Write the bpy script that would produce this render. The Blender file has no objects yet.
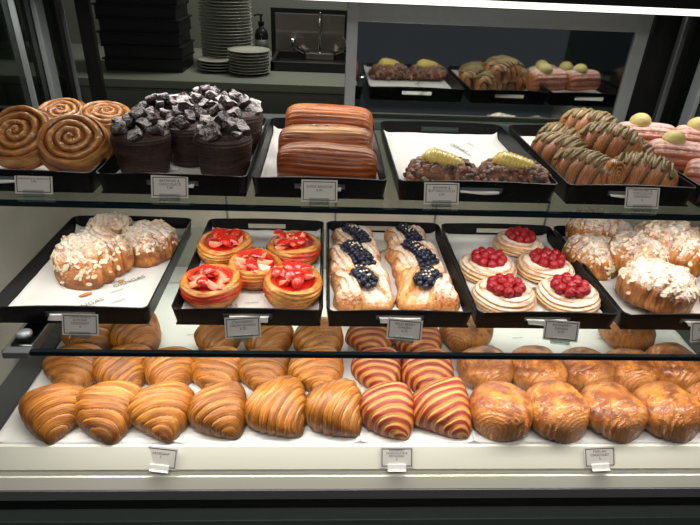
import bpy, math, random
import numpy as np
from mathutils import Matrix, Vector, Euler
SC = bpy.context.scene
COL = SC.collection
S = 0.01
PI = math.pi
random.seed(7)

# ------------------------------------------------------------------ colours
def lin(c):
    out = []
    for v in c[:3]:
        v = v / 255.0
        out.append(v / 12.92 if v <= 0.04045 else ((v + 0.055) / 1.055) ** 2.4)
    return out
def L4(c): return tuple(lin(c)) + (1.0,)
def mixc(a, b, t):
    a = np.asarray(a, float); b = np.asarray(b, float); t = np.asarray(t)[..., None]
    return a * (1 - t) + b * t
def sstep(a, b, x):
    t = np.clip((x - a) / (b - a), 0, 1); return t * t * (3 - 2 * t)

# ------------------------------------------------------------------ numpy value noise
def _h(ix, iy, iz, s):
    n = (ix * 374761393 + iy * 668265263 + iz * 2147483647 + s * 1274126177) & 0xFFFFFFFF
    n = ((n ^ (n >> 13)) * 1274126177) & 0xFFFFFFFF
    n = n ^ (n >> 16)
    return (n & 0xFFFF) / 65535.0
def noise(P, s=0):
    P = np.asarray(P, float) + 1000.0
    i = np.floor(P).astype(np.int64); f = P - i; f = f * f * (3 - 2 * f)
    r = 0
    for dx in (0, 1):
        for dy in (0, 1):
            for dz in (0, 1):
                w = (f[..., 0] if dx else 1 - f[..., 0]) * (f[..., 1] if dy else 1 - f[..., 1]) * (f[..., 2] if dz else 1 - f[..., 2])
                r = r + w * _h(i[..., 0] + dx, i[..., 1] + dy, i[..., 2] + dz, s)
    return r * 2 - 1
def fbm(P, s=0, o=3):
    r = 0; a = 1; P = np.asarray(P, float)
    for k in range(o):
        r = r + a * noise(P, s + k); P = P * 2.03; a *= .5
    return r

# ------------------------------------------------------------------ materials
def newmat(name):
    m = bpy.data.materials.new(name); m.use_nodes = True
    nt = m.node_tree; b = nt.nodes['Principled BSDF']
    return m, nt, b
def plain(name, rgb, rough=.5, metal=0, spec=.5, coat=0, nscale=0, namt=0, bump=0, bscale=60):
    m, nt, b = newmat(name)
    b.inputs['Base Color'].default_value = L4(rgb)
    b.inputs['Roughness'].default_value = rough
    b.inputs['Metallic'].default_value = metal
    b.inputs['Specular IOR Level'].default_value = spec
    b.inputs['Coat Weight'].default_value = coat
    tc = nt.nodes.new('ShaderNodeTexCoord')
    if namt:
        n = nt.nodes.new('ShaderNodeTexNoise'); n.inputs['Scale'].default_value = nscale; n.inputs['Detail'].default_value = 4
        nt.links.new(tc.outputs['Object'], n.inputs['Vector'])
        mr = nt.nodes.new('ShaderNodeMapRange'); mr.inputs['To Min'].default_value = 1 - namt; mr.inputs['To Max'].default_value = 1 + namt
        nt.links.new(n.outputs['Fac'], mr.inputs['Value'])
        hs = nt.nodes.new('ShaderNodeHueSaturation'); hs.inputs['Color'].default_value = L4(rgb)
        nt.links.new(mr.outputs[0], hs.inputs['Value']); nt.links.new(hs.outputs[0], b.inputs['Base Color'])
    if bump:
        n2 = nt.nodes.new('ShaderNodeTexNoise'); n2.inputs['Scale'].default_value = bscale; n2.inputs['Detail'].default_value = 3
        nt.links.new(tc.outputs['Object'], n2.inputs['Vector'])
        bp = nt.nodes.new('ShaderNodeBump'); bp.inputs['Strength'].default_value = bump; bp.inputs['Distance'].default_value = .002
        nt.links.new(n2.outputs['Fac'], bp.inputs['Height']); nt.links.new(bp.outputs[0], b.inputs['Normal'])
    return m
def food(name, rough=.4, ls=(1, 1, 1), lo=.72, hi=1.2, bump=.5, bdist=.0015, sugar=None, coat=0, gs=220, gbump=.2, sugcol=(238, 232, 226), jitter=.1, crk=0, spec=.5):
    """dough: vertex colour 'col' x stretched noise along 'st'; optional sugar dusting lying on upward faces"""
    m, nt, b = newmat(name); N = nt.nodes; K = nt.links
    col = N.new('ShaderNodeAttribute'); col.attribute_name = 'col'
    st = N.new('ShaderNodeAttribute'); st.attribute_name = 'st'
    mp = N.new('ShaderNodeMapping'); mp.inputs['Scale'].default_value = ls
    K.new(st.outputs['Vector'], mp.inputs['Vector'])
    oi = N.new('ShaderNodeObjectInfo')
    n = N.new('ShaderNodeTexNoise'); n.inputs['Scale'].default_value = 1; n.inputs['Detail'].default_value = 5; n.inputs['Roughness'].default_value = .6
    K.new(mp.outputs[0], n.inputs['Vector'])
    mr = N.new('ShaderNodeMapRange'); mr.inputs['From Min'].default_value = .32; mr.inputs['From Max'].default_value = .68
    mr.inputs['To Min'].default_value = lo; mr.inputs['To Max'].default_value = hi
    K.new(n.outputs['Fac'], mr.inputs['Value'])
    jr = N.new('ShaderNodeMapRange'); jr.inputs['To Min'].default_value = 1 - jitter; jr.inputs['To Max'].default_value = 1 + jitter
    K.new(oi.outputs['Random'], jr.inputs['Value'])
    mu = N.new('ShaderNodeMath'); mu.operation = 'MULTIPLY'; K.new(mr.outputs[0], mu.inputs[0]); K.new(jr.outputs[0], mu.inputs[1])
    hs = N.new('ShaderNodeHueSaturation'); K.new(col.outputs['Color'], hs.inputs['Color']); K.new(mu.outputs[0], hs.inputs['Value'])
    tc = N.new('ShaderNodeTexCoord')
    g = N.new('ShaderNodeTexNoise'); g.inputs['Scale'].default_value = gs; g.inputs['Detail'].default_value = 4
    K.new(tc.outputs['Object'], g.inputs['Vector'])
    bp = N.new('ShaderNodeBump'); bp.inputs['Strength'].default_value = bump; bp.inputs['Distance'].default_value = bdist
    K.new(n.outputs['Fac'], bp.inputs['Height'])
    bg = N.new('ShaderNodeBump'); bg.inputs['Strength'].default_value = gbump; bg.inputs['Distance'].default_value = .002
    K.new(g.outputs['Fac'], bg.inputs['Height']); K.new(bp.outputs[0], bg.inputs['Normal'])
    last = bg
    if crk:
        v = N.new('ShaderNodeTexMusgrave') if hasattr(bpy.types, 'ShaderNodeTexMusgrave') else N.new('ShaderNodeTexNoise')
        v = v; v.inputs['Scale'].default_value = 95; v.inputs['Detail'].default_value = 3
        try: v.inputs['Distortion'].default_value = 1.6
        except Exception: pass
        K.new(tc.outputs['Object'], v.inputs['Vector'])
        ab = N.new('ShaderNodeMath'); ab.operation = 'SUBTRACT'; K.new(v.outputs['Fac'], ab.inputs[0]); ab.inputs[1].default_value = .5
        ab2 = N.new('ShaderNodeMath'); ab2.operation = 'ABSOLUTE'; K.new(ab.outputs[0], ab2.inputs[0])
        bc = N.new('ShaderNodeBump'); bc.inputs['Strength'].default_value = crk; bc.inputs['Distance'].default_value = .006
        K.new(ab2.outputs[0], bc.inputs['Height']); K.new(last.outputs[0], bc.inputs['Normal']); last = bc
    K.new(last.outputs[0], b.inputs['Normal'])
    b.inputs['Roughness'].default_value = rough; b.inputs['Coat Weight'].default_value = coat; b.inputs['Coat Roughness'].default_value = .25
    b.inputs['Specular IOR Level'].default_value = spec
    out = hs.outputs[0]
    if sugar is not None:
        amt, soft = sugar
        ge = N.new('ShaderNodeNewGeometry'); sx = N.new('ShaderNodeSeparateXYZ'); K.new(last.outputs[0], sx.inputs[0])
        sa = N.new('ShaderNodeAttribute'); sa.attribute_name = 'sug'
        n3 = N.new('ShaderNodeTexNoise'); n3.inputs['Scale'].default_value = 90; n3.inputs['Detail'].default_value = 6; n3.inputs['Roughness'].default_value = .75
        K.new(tc.outputs['Object'], n3.inputs['Vector'])
        a1 = N.new('ShaderNodeMath'); a1.operation = 'MULTIPLY_ADD'; K.new(sx.outputs['Z'], a1.inputs[0]); a1.inputs[1].default_value = .6; a1.inputs[2].default_value = amt
        a2 = N.new('ShaderNodeMath'); a2.operation = 'MULTIPLY_ADD'; K.new(n3.outputs['Fac'], a2.inputs[0]); a2.inputs[1].default_value = 1.6; K.new(a1.outputs[0], a2.inputs[2])
        a3 = N.new('ShaderNodeMapRange'); a3.inputs['From Min'].default_value = 1.0; a3.inputs['From Max'].default_value = 1.0 + soft; K.new(a2.outputs[0], a3.inputs['Value'])
        a4 = N.new('ShaderNodeMath'); a4.operation = 'MULTIPLY'; K.new(a3.outputs[0], a4.inputs[0]); K.new(sa.outputs['Fac'], a4.inputs[1])
        mx = N.new('ShaderNodeMix'); mx.data_type = 'RGBA'; K.new(a4.outputs[0], mx.inputs[0]); K.new(out, mx.inputs[6]); mx.inputs[7].default_value = L4(sugcol)
        out = mx.outputs[2]
        rr = N.new('ShaderNodeMapRange'); rr.inputs['To Min'].default_value = rough; rr.inputs['To Max'].default_value = .9
        K.new(a4.outputs[0], rr.inputs['Value']); K.new(rr.outputs[0], b.inputs['Roughness'])
    K.new(out, b.inputs['Base Color'])
    return m
def glass(name, tint=(200, 215, 210), refl=.12, rough=.02, fres=True, tr=1.0):
    m, nt, b = newmat(name); N = nt.nodes; K = nt.links
    N.remove(b); out = N['Material Output']
    t = N.new('ShaderNodeBsdfTransparent'); t.inputs[0].default_value = L4(tint)
    g = N.new('ShaderNodeBsdfGlossy'); g.inputs['Roughness'].default_value = rough; g.inputs['Color'].default_value = (.9, .95, .93, 1)
    mx = N.new('ShaderNodeMixShader')
    lw = N.new('ShaderNodeLayerWeight'); pw = N.new('ShaderNodeMath'); pw.operation = 'POWER'; K.new(lw.outputs['Facing'], pw.inputs[0]); pw.inputs[1].default_value = 5
    ad = N.new('ShaderNodeMath'); ad.operation = 'ADD'; K.new(pw.outputs[0], ad.inputs[0]); ad.inputs[1].default_value = refl; ad.use_clamp = True
    K.new(ad.outputs[0], mx.inputs[0]); K.new(t.outputs[0], mx.inputs[1]); K.new(g.outputs[0], mx.inputs[2])
    K.new(mx.outputs[0], out.inputs['Surface'])
    return m
def emit(name, rgb, st):
    m, nt, b = newmat(name)
    b.inputs['Base Color'].default_value = L4(rgb)
    b.inputs['Emission Color'].default_value = L4(rgb); b.inputs['Emission Strength'].default_value = st
    return m

M = {}
M['croissant'] = food('croissant_crust', .36, (1.3, .35, .5), .5, 1.3, 1., .0026, coat=.2, crk=.35)
M['pac'] = food('glazed_flaky_crust', .3, (.8, .3, .5), .82, 1.14, .4, .0014, coat=.45, crk=1.6)
M['danish'] = food('danish_dough', .36, (1.6, .3, 2.), .62, 1.25, .6, .0014, coat=.3, crk=.15)
M['danish_sugar'] = food('sugared_danish_dough', .45, (.9, .22, 1.5), .75, 1.2, .7, .002, sugar=(-.1, .4), gs=300)
M['berry_dough'] = food('sugared_folded_dough', .4, (1.1, .2, 1.), .75, 1.2, .8, .002, sugar=(-.04, .4), gs=300)
M['almond'] = food('almond_croissant_crust', .45, (.7, .3, .8), .6, 1.25, .9, .003, sugar=(-.03, .3), gs=160, gbump=.8, crk=.6)
M['snail'] = food('spiral_roll_dough', .32, (.8, .2, .5), .7, 1.2, .5, .0014, coat=.4, gs=180, gbump=.5)
M['muffin'] = food('dark_chocolate_dough', .55, (.15, 2.2, .5), .6, 1.4, .8, .002, sugar=(-.35, .5), gs=260, gbump=.5, sugcol=(150, 140, 135))
M['brownie'] = food('brownie_chunk', .5, (1, 1, 1), .6, 1.5, .4, .002, sugar=(-.1, .3), gs=200, gbump=.9, sugcol=(205, 200, 204))
M['loaf'] = food('fluted_brioche_crust', .36, (.12, 2.2, 1.), .72, 1.18, .8, .002, coat=.2, gs=200, gbump=.2)
M['crumble'] = food('nut_crumble', .6, (1, 1, 1), .6, 1.4, .3, .002, sugar=(-.18, .5), gs=250, gbump=.8, sugcol=(205, 195, 190))
M['crumble_base'] = food('brown_pastry_base', .5, (1, 1, 1), .7, 1.3, .3, .002, gs=200, gbump=.6)
M['twist'] = food('twist_dough', .42, (.9, .3, .6), .7, 1.25, .6, .0018, sugar=(-.2, .5), gs=220, gbump=.5)
M['pinkroll'] = food('ridged_sugared_roll', .5, (.15, 2., .6), .7, 1.2, .8, .002, sugar=(-.05, .45), gs=260, gbump=.3, sugcol=(225, 196, 190))
M['pist'] = plain('pistachio_icing', (128, 112, 72), .45, nscale=120, namt=.35, bump=.6, bscale=200)
M['flake'] = plain('flaked_almond', (218, 202, 176), .5, nscale=200, namt=.2)
M['lemon'] = plain('lemon_cream', (196, 182, 116), .5, nscale=200, namt=.12, bump=.5, bscale=160)
M['curl'] = plain('yellow_pear_slices', (224, 200, 108), .3, nscale=150, namt=.15, bump=.4, bscale=120, coat=.3)
M['straw'] = food('strawberry_flesh', .2, (1, 1, 1), .85, 1.15, .2, .001, coat=.6, gs=500, gbump=.3)
M['jam'] = plain('strawberry_jam', (190, 28, 22), .15, coat=.8, nscale=100, namt=.2, bump=.6, bscale=120)
M['rasp'] = plain('raspberry', (146, 12, 26), .42, coat=.05, nscale=80, namt=.25)
M['blue'] = food('blueberry_skin', .4, (1, 1, 1), .8, 1.2, .1, .001, sugar=(-.4, .6), gs=300, gbump=.1, sugcol=(150, 152, 170))
M['cream'] = plain('vanilla_cream', (238, 222, 186), .45, bump=.4, bscale=100)
M['choc'] = plain('chocolate_chip', (48, 26, 18), .35)
M['filling'] = plain('chocolate_filling', (70, 36, 20), .4)
M['crumb'] = plain('pastry_crumb', (190, 120, 55), .6, nscale=300, namt=.3)
M['paper'] = plain('parchment', (220, 221, 219), .55, nscale=12, namt=.04, bump=.35, bscale=28)
M['ink'] = plain('grey_print', (118, 118, 116), .6)
M['ink2'] = plain('dark_print', (50, 48, 48), .6)
M['card'] = plain('label_card', (205, 202, 197), .5)
M['acrylic'] = glass('clear_acrylic', (235, 240, 238), .16, .1)
M['white_plastic'] = plain('white_holder', (235, 235, 230), .3)
def traymat():
    m, nt, b = newmat('black_tray_card'); N = nt.nodes; K = nt.links
    tc = N.new('ShaderNodeTexCoord'); n = N.new('ShaderNodeTexNoise'); n.inputs['Scale'].default_value = 420; n.inputs['Detail'].default_value = 2
    K.new(tc.outputs['Object'], n.inputs['Vector'])
    n2 = N.new('ShaderNodeTexNoise'); n2.inputs['Scale'].default_value = 9; K.new(tc.outputs['Object'], n2.inputs['Vector'])
    ad = N.new('ShaderNodeMath'); ad.operation = 'MULTIPLY_ADD'; K.new(n2.outputs['Fac'], ad.inputs[0]); ad.inputs[1].default_value = .25; K.new(n.outputs['Fac'], ad.inputs[2])
    mr = N.new('ShaderNodeMapRange'); mr.inputs['From Min'].default_value = .86; mr.inputs['From Max'].default_value = .9; K.new(ad.outputs[0], mr.inputs['Value'])
    mx = N.new('ShaderNodeMix'); mx.data_type = 'RGBA'; K.new(mr.outputs[0], mx.inputs[0]); mx.inputs[6].default_value = L4((9, 10, 13)); mx.inputs[7].default_value = L4((190, 190, 190))
    K.new(mx.outputs[2], b.inputs['Base Color']); b.inputs['Roughness'].default_value = .42; b.inputs['Specular IOR Level'].default_value = .25
    return m
M['tray'] = traymat()
M['white'] = plain('white_enamel', (226, 227, 214), .28, nscale=3, namt=.03)
M['groove'] = plain('ledge_groove', (170, 170, 160), .5)
M['alu'] = plain('brushed_aluminium', (165, 172, 176), .42, metal=.6, nscale=60, namt=.08)
M['trimgrey'] = plain('grey_trim', (108, 110, 116), .4, metal=.2)
M['railgrey'] = plain('dark_grey_rail', (62, 64, 66), .35)
M['black'] = plain('black_metal', (10, 11, 13), .35)
M['darkgrey'] = plain('dark_grey_base', (72, 82, 80), .5, nscale=20, namt=.1)
M['panel'] = plain('grey_green_panel', (150, 152, 142), .25, metal=.15, nscale=14, namt=.12)
M['deck'] = plain('deck_liner_white', (226, 226, 226), .5)
M['shelfglass'] = glass('shelf_glass', (238, 242, 239), .02, .01)
M['sideglass'] = glass('side_glass', (150, 160, 155), .10, .04)
M['doorglass'] = glass('door_glass', (78, 84, 84), .48, .035)
M['edge'] = plain('glass_edge_strip', (6, 24, 30), .2)
M['kwall'] = plain('kitchen_wall', (120, 124, 116), .6, nscale=4, namt=.05)
M['kcab'] = plain('kitchen_cabinet', (112, 118, 108), .5)
M['kcounter'] = plain('kitchen_worktop', (128, 134, 122), .35, nscale=15, namt=.05)
M['floor'] = plain('kitchen_floor', (60, 60, 58), .5, nscale=8, namt=.1)
M['plate'] = plain('glazed_plate', (178, 180, 165), .25)
M['steel'] = plain('stainless_steel', (150, 145, 138), .3, metal=.9, nscale=30, namt=.08)
M['chrome'] = plain('chrome', (210, 205, 200), .12, metal=1)
M['darkbox'] = plain('dark_crate', (24, 27, 28), .4)
M['bottle'] = plain('dark_bottle', (26, 28, 28), .25)
M['blabel'] = plain('bottle_label', (70, 74, 70), .5)
M['led'] = emit('led_diffuser', (255, 252, 238), 1.6)

# ------------------------------------------------------------------ object helpers
def link(name, me, parent=None, loc=None, rot=None, mat=None):
    o = bpy.data.objects.new(name, me); COL.objects.link(o)
    if mat is not None and me is not None and not me.materials: me.materials.append(mat)
    if parent: o.parent = parent
    if loc is not None: o.location = Vector(loc) * S
    if rot is not None: o.rotation_euler = rot
    return o
def tag(o, label, cat, group=None, kind=None):
    if label: o['label'] = label
    if cat: o['category'] = cat
    if group: o['group'] = group
    if kind: o['kind'] = kind
    return o
def empty(name, loc, rot=(0, 0, 0)):
    o = bpy.data.objects.new(name, None); COL.objects.link(o); o.empty_display_size = .03
    o.location = Vector(loc) * S; o.rotation_euler = rot
    return o
def mesh(name, V, F, mat=None, col=None, st=None, sug=None, smooth=True):
    me = bpy.data.meshes.new(name)
    V = np.asarray(V, float) * S
    me.from_pydata(V.tolist(), [], F); 
    n = len(V)
    if col is not None:
        a = me.attributes.new('col', 'FLOAT_COLOR', 'POINT')
        c = np.ones((n, 4)); c[:, :3] = np.clip(np.asarray(col).reshape(-1, 3), 0, 1); a.data.foreach_set('color', c.ravel())
    if st is not None:
        a = me.attributes.new('st', 'FLOAT_VECTOR', 'POINT'); a.data.foreach_set('vector', np.asarray(st, float).reshape(-1, 3).ravel())
    if sug is not None:
        a = me.attributes.new('sug', 'FLOAT', 'POINT'); a.data.foreach_set('value', np.asarray(sug, float).ravel())
    if smooth: me.polygons.foreach_set('use_smooth', [True] * len(me.polygons))
    if mat is not None: me.materials.append(mat)
    me.update(); return me
def gridmesh(name, P, mat, col=None, st=None, sug=None, wrap=True, cap=(True, True), flip=False):
    nu, nv = P.shape[:2]; F = []
    if wrap:   # make the faces point outwards
        a = P[:-1]; b = np.roll(P[:-1], -1, 1); c_ = np.roll(P[1:], -1, 1); d = P[1:]
        vol = (a * np.cross(b, c_)).sum() + (a * np.cross(c_, d)).sum(); flip = vol < 0
    for i in range(nu - 1):
        for j in range(nv if wrap else nv - 1):
            j2 = (j + 1) % nv
            q = (i * nv + j, i * nv + j2, (i + 1) * nv + j2, (i + 1) * nv + j)
            F.append(q[::-1] if flip else q)
    if wrap:
        if cap[0]: f = list(range(nv)); F.append(f if flip else f[::-1])
        if cap[1]: f = [(nu - 1) * nv + j for j in range(nv)]; F.append(f[::-1] if flip else f)
    return mesh(name, P.reshape(-1, 3), F, mat, col, st, sug)
class MB:
    def __init__(s): s.V = []; s.F = []
    def box(s, x0, x1, y0, y1, z0, z1, m=None):
        n = len(s.V); c = [(x, y, z) for x in (x0, x1) for y in (y0, y1) for z in (z0, z1)]
        if m is not None: c = [tuple(m @ Vector(p)) for p in c]
        s.V += c
        s.F += [tuple(n + k for k in f) for f in ((0, 1, 3, 2), (4, 6, 7, 5), (0, 4, 5, 1), (2, 3, 7, 6), (0, 2, 6, 4), (1, 5, 7, 3))]
        return s
    def lathe(s, prof, c=(0, 0, 0), n=24, m=None):
        b = len(s.V)
        for r, z in prof:
            for k in range(n):
                a = 2 * PI * k / n; p = Vector((c[0] + r * math.cos(a), c[1] + r * math.sin(a), c[2] + z))
                s.V.append(tuple(m @ p if m is not None else p))
        for i in range(len(prof) - 1):
            for k in range(n):
                k2 = (k + 1) % n
                s.F.append((b + i * n + k, b + i * n + k2, b + (i + 1) * n + k2, b + (i + 1) * n + k))
        s.F.append(tuple(b + k for k in reversed(range(n)))); s.F.append(tuple(b + (len(prof) - 1) * n + k for k in range(n)))
        return s
    def tube(s, pts, r, n=10):
        pts = [Vector(p) for p in pts]; b = len(s.V); up = Vector((0, 0, 1))
        for i, p in enumerate(pts):
            d = (pts[min(i + 1, len(pts) - 1)] - pts[max(i - 1, 0)]).normalized()
            a = d.cross(up if abs(d.dot(up)) < .95 else Vector((1, 0, 0))).normalized(); c = d.cross(a)
            rr = r[i] if isinstance(r, (list, tuple)) else r
            for k in range(n):
                t = 2 * PI * k / n; s.V.append(tuple(p + (a * math.cos(t) + c * math.sin(t)) * rr))
        for i in range(len(pts) - 1):
            for k in range(n):
                k2 = (k + 1) % n; s.F.append((b + i * n + k, b + (i + 1) * n + k, b + (i + 1) * n + k2, b + i * n + k2))
        s.F.append(tuple(b + k for k in range(n))); s.F.append(tuple(b + (len(pts) - 1) * n + k for k in reversed(range(n))))
        return s
    def build(s, name, mat, parent=None, loc=None, rot=None, smooth=False, bevel=0):
        me = mesh(name, s.V, s.F, mat, smooth=smooth)
        o = link(name, me, parent, loc, rot)
        if bevel:
            bv = o.modifiers.new('bevel', 'BEVEL'); bv.width = bevel * S; bv.segments = 2; bv.limit_method = 'ANGLE'
        return o
def textmesh(body, size, align='CENTER', spacing=1.0):
    cu = bpy.data.curves.new('t', 'FONT'); cu.body = body; cu.size = size * S; cu.align_x = align; cu.align_y = 'CENTER'
    cu.space_line = spacing; cu.resolution_u = 2; cu.extrude = .0001
    o = bpy.data.objects.new('t', cu); COL.objects.link(o)
    me = bpy.data.meshes.new_from_object(o); bpy.data.objects.remove(o); bpy.data.curves.remove(cu)
    return me
def copy_tree(o, parent=None):
    c = o.copy(); COL.objects.link(c)
    if parent: c.parent = parent
    for ch in list(o.children): copy_tree(ch, c)
    return c

# ------------------------------------------------------------------ generic rolled pastry along local Y
def rolled(name, L, a, b, prof, rf, cf, mat, N=110, K=56, e=1.0, flat=.6, sug=None, bend=0.0, seed=0, lump=.06, lscale=.35, endcos=False, axis='Y', lift=1.0, stf=None):
    u = np.linspace(-1, 1, N)
    t1 = np.sin(u * PI / 2) if endcos else u
    t1 = np.clip(t1, -.9995, .9995)
    ph = np.linspace(0, 2 * PI, K, endpoint=False) - PI / 2
    T, PH = np.meshgrid(t1, ph, indexing='ij')
    k = prof(T)
    c = np.cos(PH); s = np.sin(PH)
    cx = np.sign(c) * np.abs(c) ** e; cz = np.sign(s) * np.abs(s) ** e
    r = rf(T, PH)
    x = a * k * r * cx; zz = b * r * cz
    zz = np.where(zz < -flat * b, -flat * b + (zz + flat * b) * .08, zz)
    z = k ** lift * (zz + flat * b) * 1.0
    z = np.maximum(z, 0)
    y = T * L / 2
    x = x + bend * (T ** 2) * L * .5
    P = np.stack([x, y, z], -1)
    P0 = P * lscale + seed * 7.3
    P[..., 0] += lump * a * noise(P0, seed); P[..., 1] += lump * a * noise(P0 + 50, seed) * .6
    P[..., 2] += lump * b * noise(P0 + 90, seed) * sstep(0, b * .6, z)
    C = cf(T, PH, P); st = np.stack([T * L * .5 * 3, (PH + PI / 2) * a, k * 3], -1) if stf is None else stf(T, PH)
    sg = np.ones(T.shape) if sug is None else sug(T, PH, P)
    if axis == 'X': P = np.stack([P[..., 1], -P[..., 0], P[..., 2]], -1)
    return gridmesh(name, P, mat, C, st, sg, flip=False)

def frac(x): return x - np.floor(x)
CR_B = lin((180, 106, 32)); CR_L = lin((226, 162, 70)); CR_D = lin((96, 48, 16)); CR_R = lin((136, 5, 12))
def croissant_mesh(seed, stripe=False):
    rnd = random.Random(seed); c0 = rnd.uniform(.08, .18); ob = rnd.uniform(.14, .24) * (1 if stripe or rnd.random() < .75 else -1); NN = rnd.uniform(4.4, 5.4)
    if stripe: NN = 5.0; ob = .26
    ww = rnd.uniform(.95, 1.05)
    def tm(T): return np.where(T < c0, (c0 - T) / (1 + c0), (T - c0) / (1 - c0))
    def q(T, PH): return (np.abs(T - c0 + ob * np.cos(PH)) + .035 * noise(np.stack([T * 2.5, np.cos(PH) * 1.5, np.sin(PH) * 1.5], -1), seed)) * NN + .3
    def prof(T): return np.clip(1 - np.abs(tm(T) * .985) ** 1.55, 0.02, 1) ** .74
    def rf(T, PH):
        qq = q(T, PH); f = frac(qq); bul = (1 - np.abs(2 * f - 1) ** 2.5)
        fine = .017 * np.sin(qq * 2 * PI * 5 + 2 * noise(np.stack([T * 6, PH * 2, PH * 0], -1), seed))
        return .92 + .12 * bul * (1 - .4 * f) + fine
    def cf(T, PH, P):
        qq = q(T, PH); f = frac(qq)
        n = fbm(np.stack([qq * 5, PH * 1.2, T * 2], -1), seed)
        c = mixc(CR_B, CR_L, np.clip(.3 + .7 * n, 0, 1) * .6)
        fl = .5 + .5 * np.sin(qq * 2 * PI * 5 + 2 * noise(np.stack([T * 6, PH * 2, PH * 0], -1), seed))
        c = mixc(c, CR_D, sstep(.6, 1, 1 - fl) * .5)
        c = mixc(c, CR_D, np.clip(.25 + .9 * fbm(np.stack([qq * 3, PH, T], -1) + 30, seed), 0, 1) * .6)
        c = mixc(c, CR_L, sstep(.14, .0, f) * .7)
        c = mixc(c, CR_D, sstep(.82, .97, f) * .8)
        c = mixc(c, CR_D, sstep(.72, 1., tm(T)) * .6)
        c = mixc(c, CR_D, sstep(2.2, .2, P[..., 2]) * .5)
        if stripe:
            c = mixc(c, lin((218, 158, 86)), np.full(T.shape, .6))
            m = sstep(.20, .27, f) * (1 - sstep(.68, .75, f))
            c = mixc(c, CR_R, m * .93)
        return c
    def stf(T, PH): return np.stack([q(T, PH) * 7, PH * 4, T * 3], -1)
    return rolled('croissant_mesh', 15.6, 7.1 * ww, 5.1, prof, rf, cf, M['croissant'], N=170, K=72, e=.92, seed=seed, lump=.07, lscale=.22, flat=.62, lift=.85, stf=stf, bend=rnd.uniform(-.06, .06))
def pac_mesh(seed):
    rnd = random.Random(seed + 50)
    def prof(T): return np.clip(1 - np.abs(T) ** 2.6, 0.0, 1) ** .46
    def rings(T, PH): return (1 - prof(T)) * 7.5 + np.sign(T) * .3 + .5 * np.cos(PH - 1) + .55 * noise(np.stack([np.cos(PH) * 1.5, np.sin(PH) * 1.5, T], -1), seed)
    def top(T, PH): return sstep(.16, .34, (1 - prof(T)) + .16 * noise(np.stack([np.cos(PH) * 1.6, np.sin(PH) * 1.6, T * 2], -1), seed + 2) + .3 * (.55 - np.sin(PH)) * sstep(.3, .8, np.abs(T)))
    def wr(T, PH):
        p = np.stack([np.cos(PH) * 3.4, T * 4.6, np.sin(PH) * 3.4], -1); p = p + .5 * noise(p * 1.3, seed + 5)[..., None]
        return np.abs(noise(p, seed)) + .5 * np.abs(noise(p * 2.3, seed + 9))
    def rf(T, PH):
        f = frac(rings(T, PH)); m = top(T, PH)
        return 1 + m * (.06 * (f - .5) * 2 - .03) - (1 - m) * .075 * np.clip(1 - wr(T, PH) * 2.2, 0, 1) * np.clip(np.sin(PH) * 1.5, 0, 1)
    def cf(T, PH, P):
        f = frac(rings(T, PH)); m = top(T, PH)
        n = fbm(P * .5, seed)
        tp = mixc(lin((142, 74, 22)), lin((198, 124, 44)), np.clip(.45 + .8 * n, 0, 1))
        tp = mixc(tp, lin((104, 50, 18)), np.clip(fbm(P * .6 + 9, seed), 0, 1) * .8)
        tp = mixc(tp, lin((226, 164, 84)), sstep(.16, .02, wr(T, PH)) * .45)
        lam = mixc(lin((188, 118, 58)), lin((124, 66, 30)), sstep(.5, .95, f) * .75)
        lam = mixc(lam, lin((222, 166, 98)), sstep(.25, .0, f) * .55)
        lam = mixc(lam, tp, np.clip(.35 + .6 * noise(P * .5 + 20, seed), 0, .8))
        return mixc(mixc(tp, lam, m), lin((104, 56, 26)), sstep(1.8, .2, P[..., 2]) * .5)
    def stf(T, PH): return np.stack([rings(T, PH) * 5, PH * 4, T * 4], -1)
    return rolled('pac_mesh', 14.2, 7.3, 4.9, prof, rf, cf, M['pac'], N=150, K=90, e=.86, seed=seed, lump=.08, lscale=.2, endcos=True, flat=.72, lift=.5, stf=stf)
def almond_mesh(seed, L=17, a=7.7, b=5.9):
    def q(T, PH): return np.abs(T + .2 * np.cos(PH)) * 3.1 + .4
    def prof(T): return np.clip(1 - np.abs(T) ** 2.6, 0, 1) ** .5
    def rf(T, PH):
        f = frac(q(T, PH))
        return .95 + .07 * (1 - np.abs(2 * f - 1) ** 3) + .09 * fbm(np.stack([np.cos(PH) * 2, T * 5, np.sin(PH) * 2], -1), seed)
    def cf(T, PH, P):
        n = fbm(P * .5, seed); f = frac(q(T, PH))
        c = mixc(lin((150, 82, 36)), lin((206, 134, 62)), np.clip(.5 + .8 * n, 0, 1))
        c = mixc(c, lin((110, 58, 32)), sstep(.8, 1, f) * .6)
        return mixc(c, lin((120, 66, 38)), sstep(1.6, .2, P[..., 2]) * .6)
    def sg(T, PH, P): return sstep(-.4, .35, np.sin(PH)) * np.clip(.75 + .6 * noise(P * .3, seed + 4), 0, 1)
    return rolled('almond_mesh', L, a, b, prof, rf, cf, M['almond'], N=110, K=64, e=.85, seed=seed, lump=.12, lscale=.25, endcos=True, flat=.6, lift=.6, sug=sg)
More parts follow.
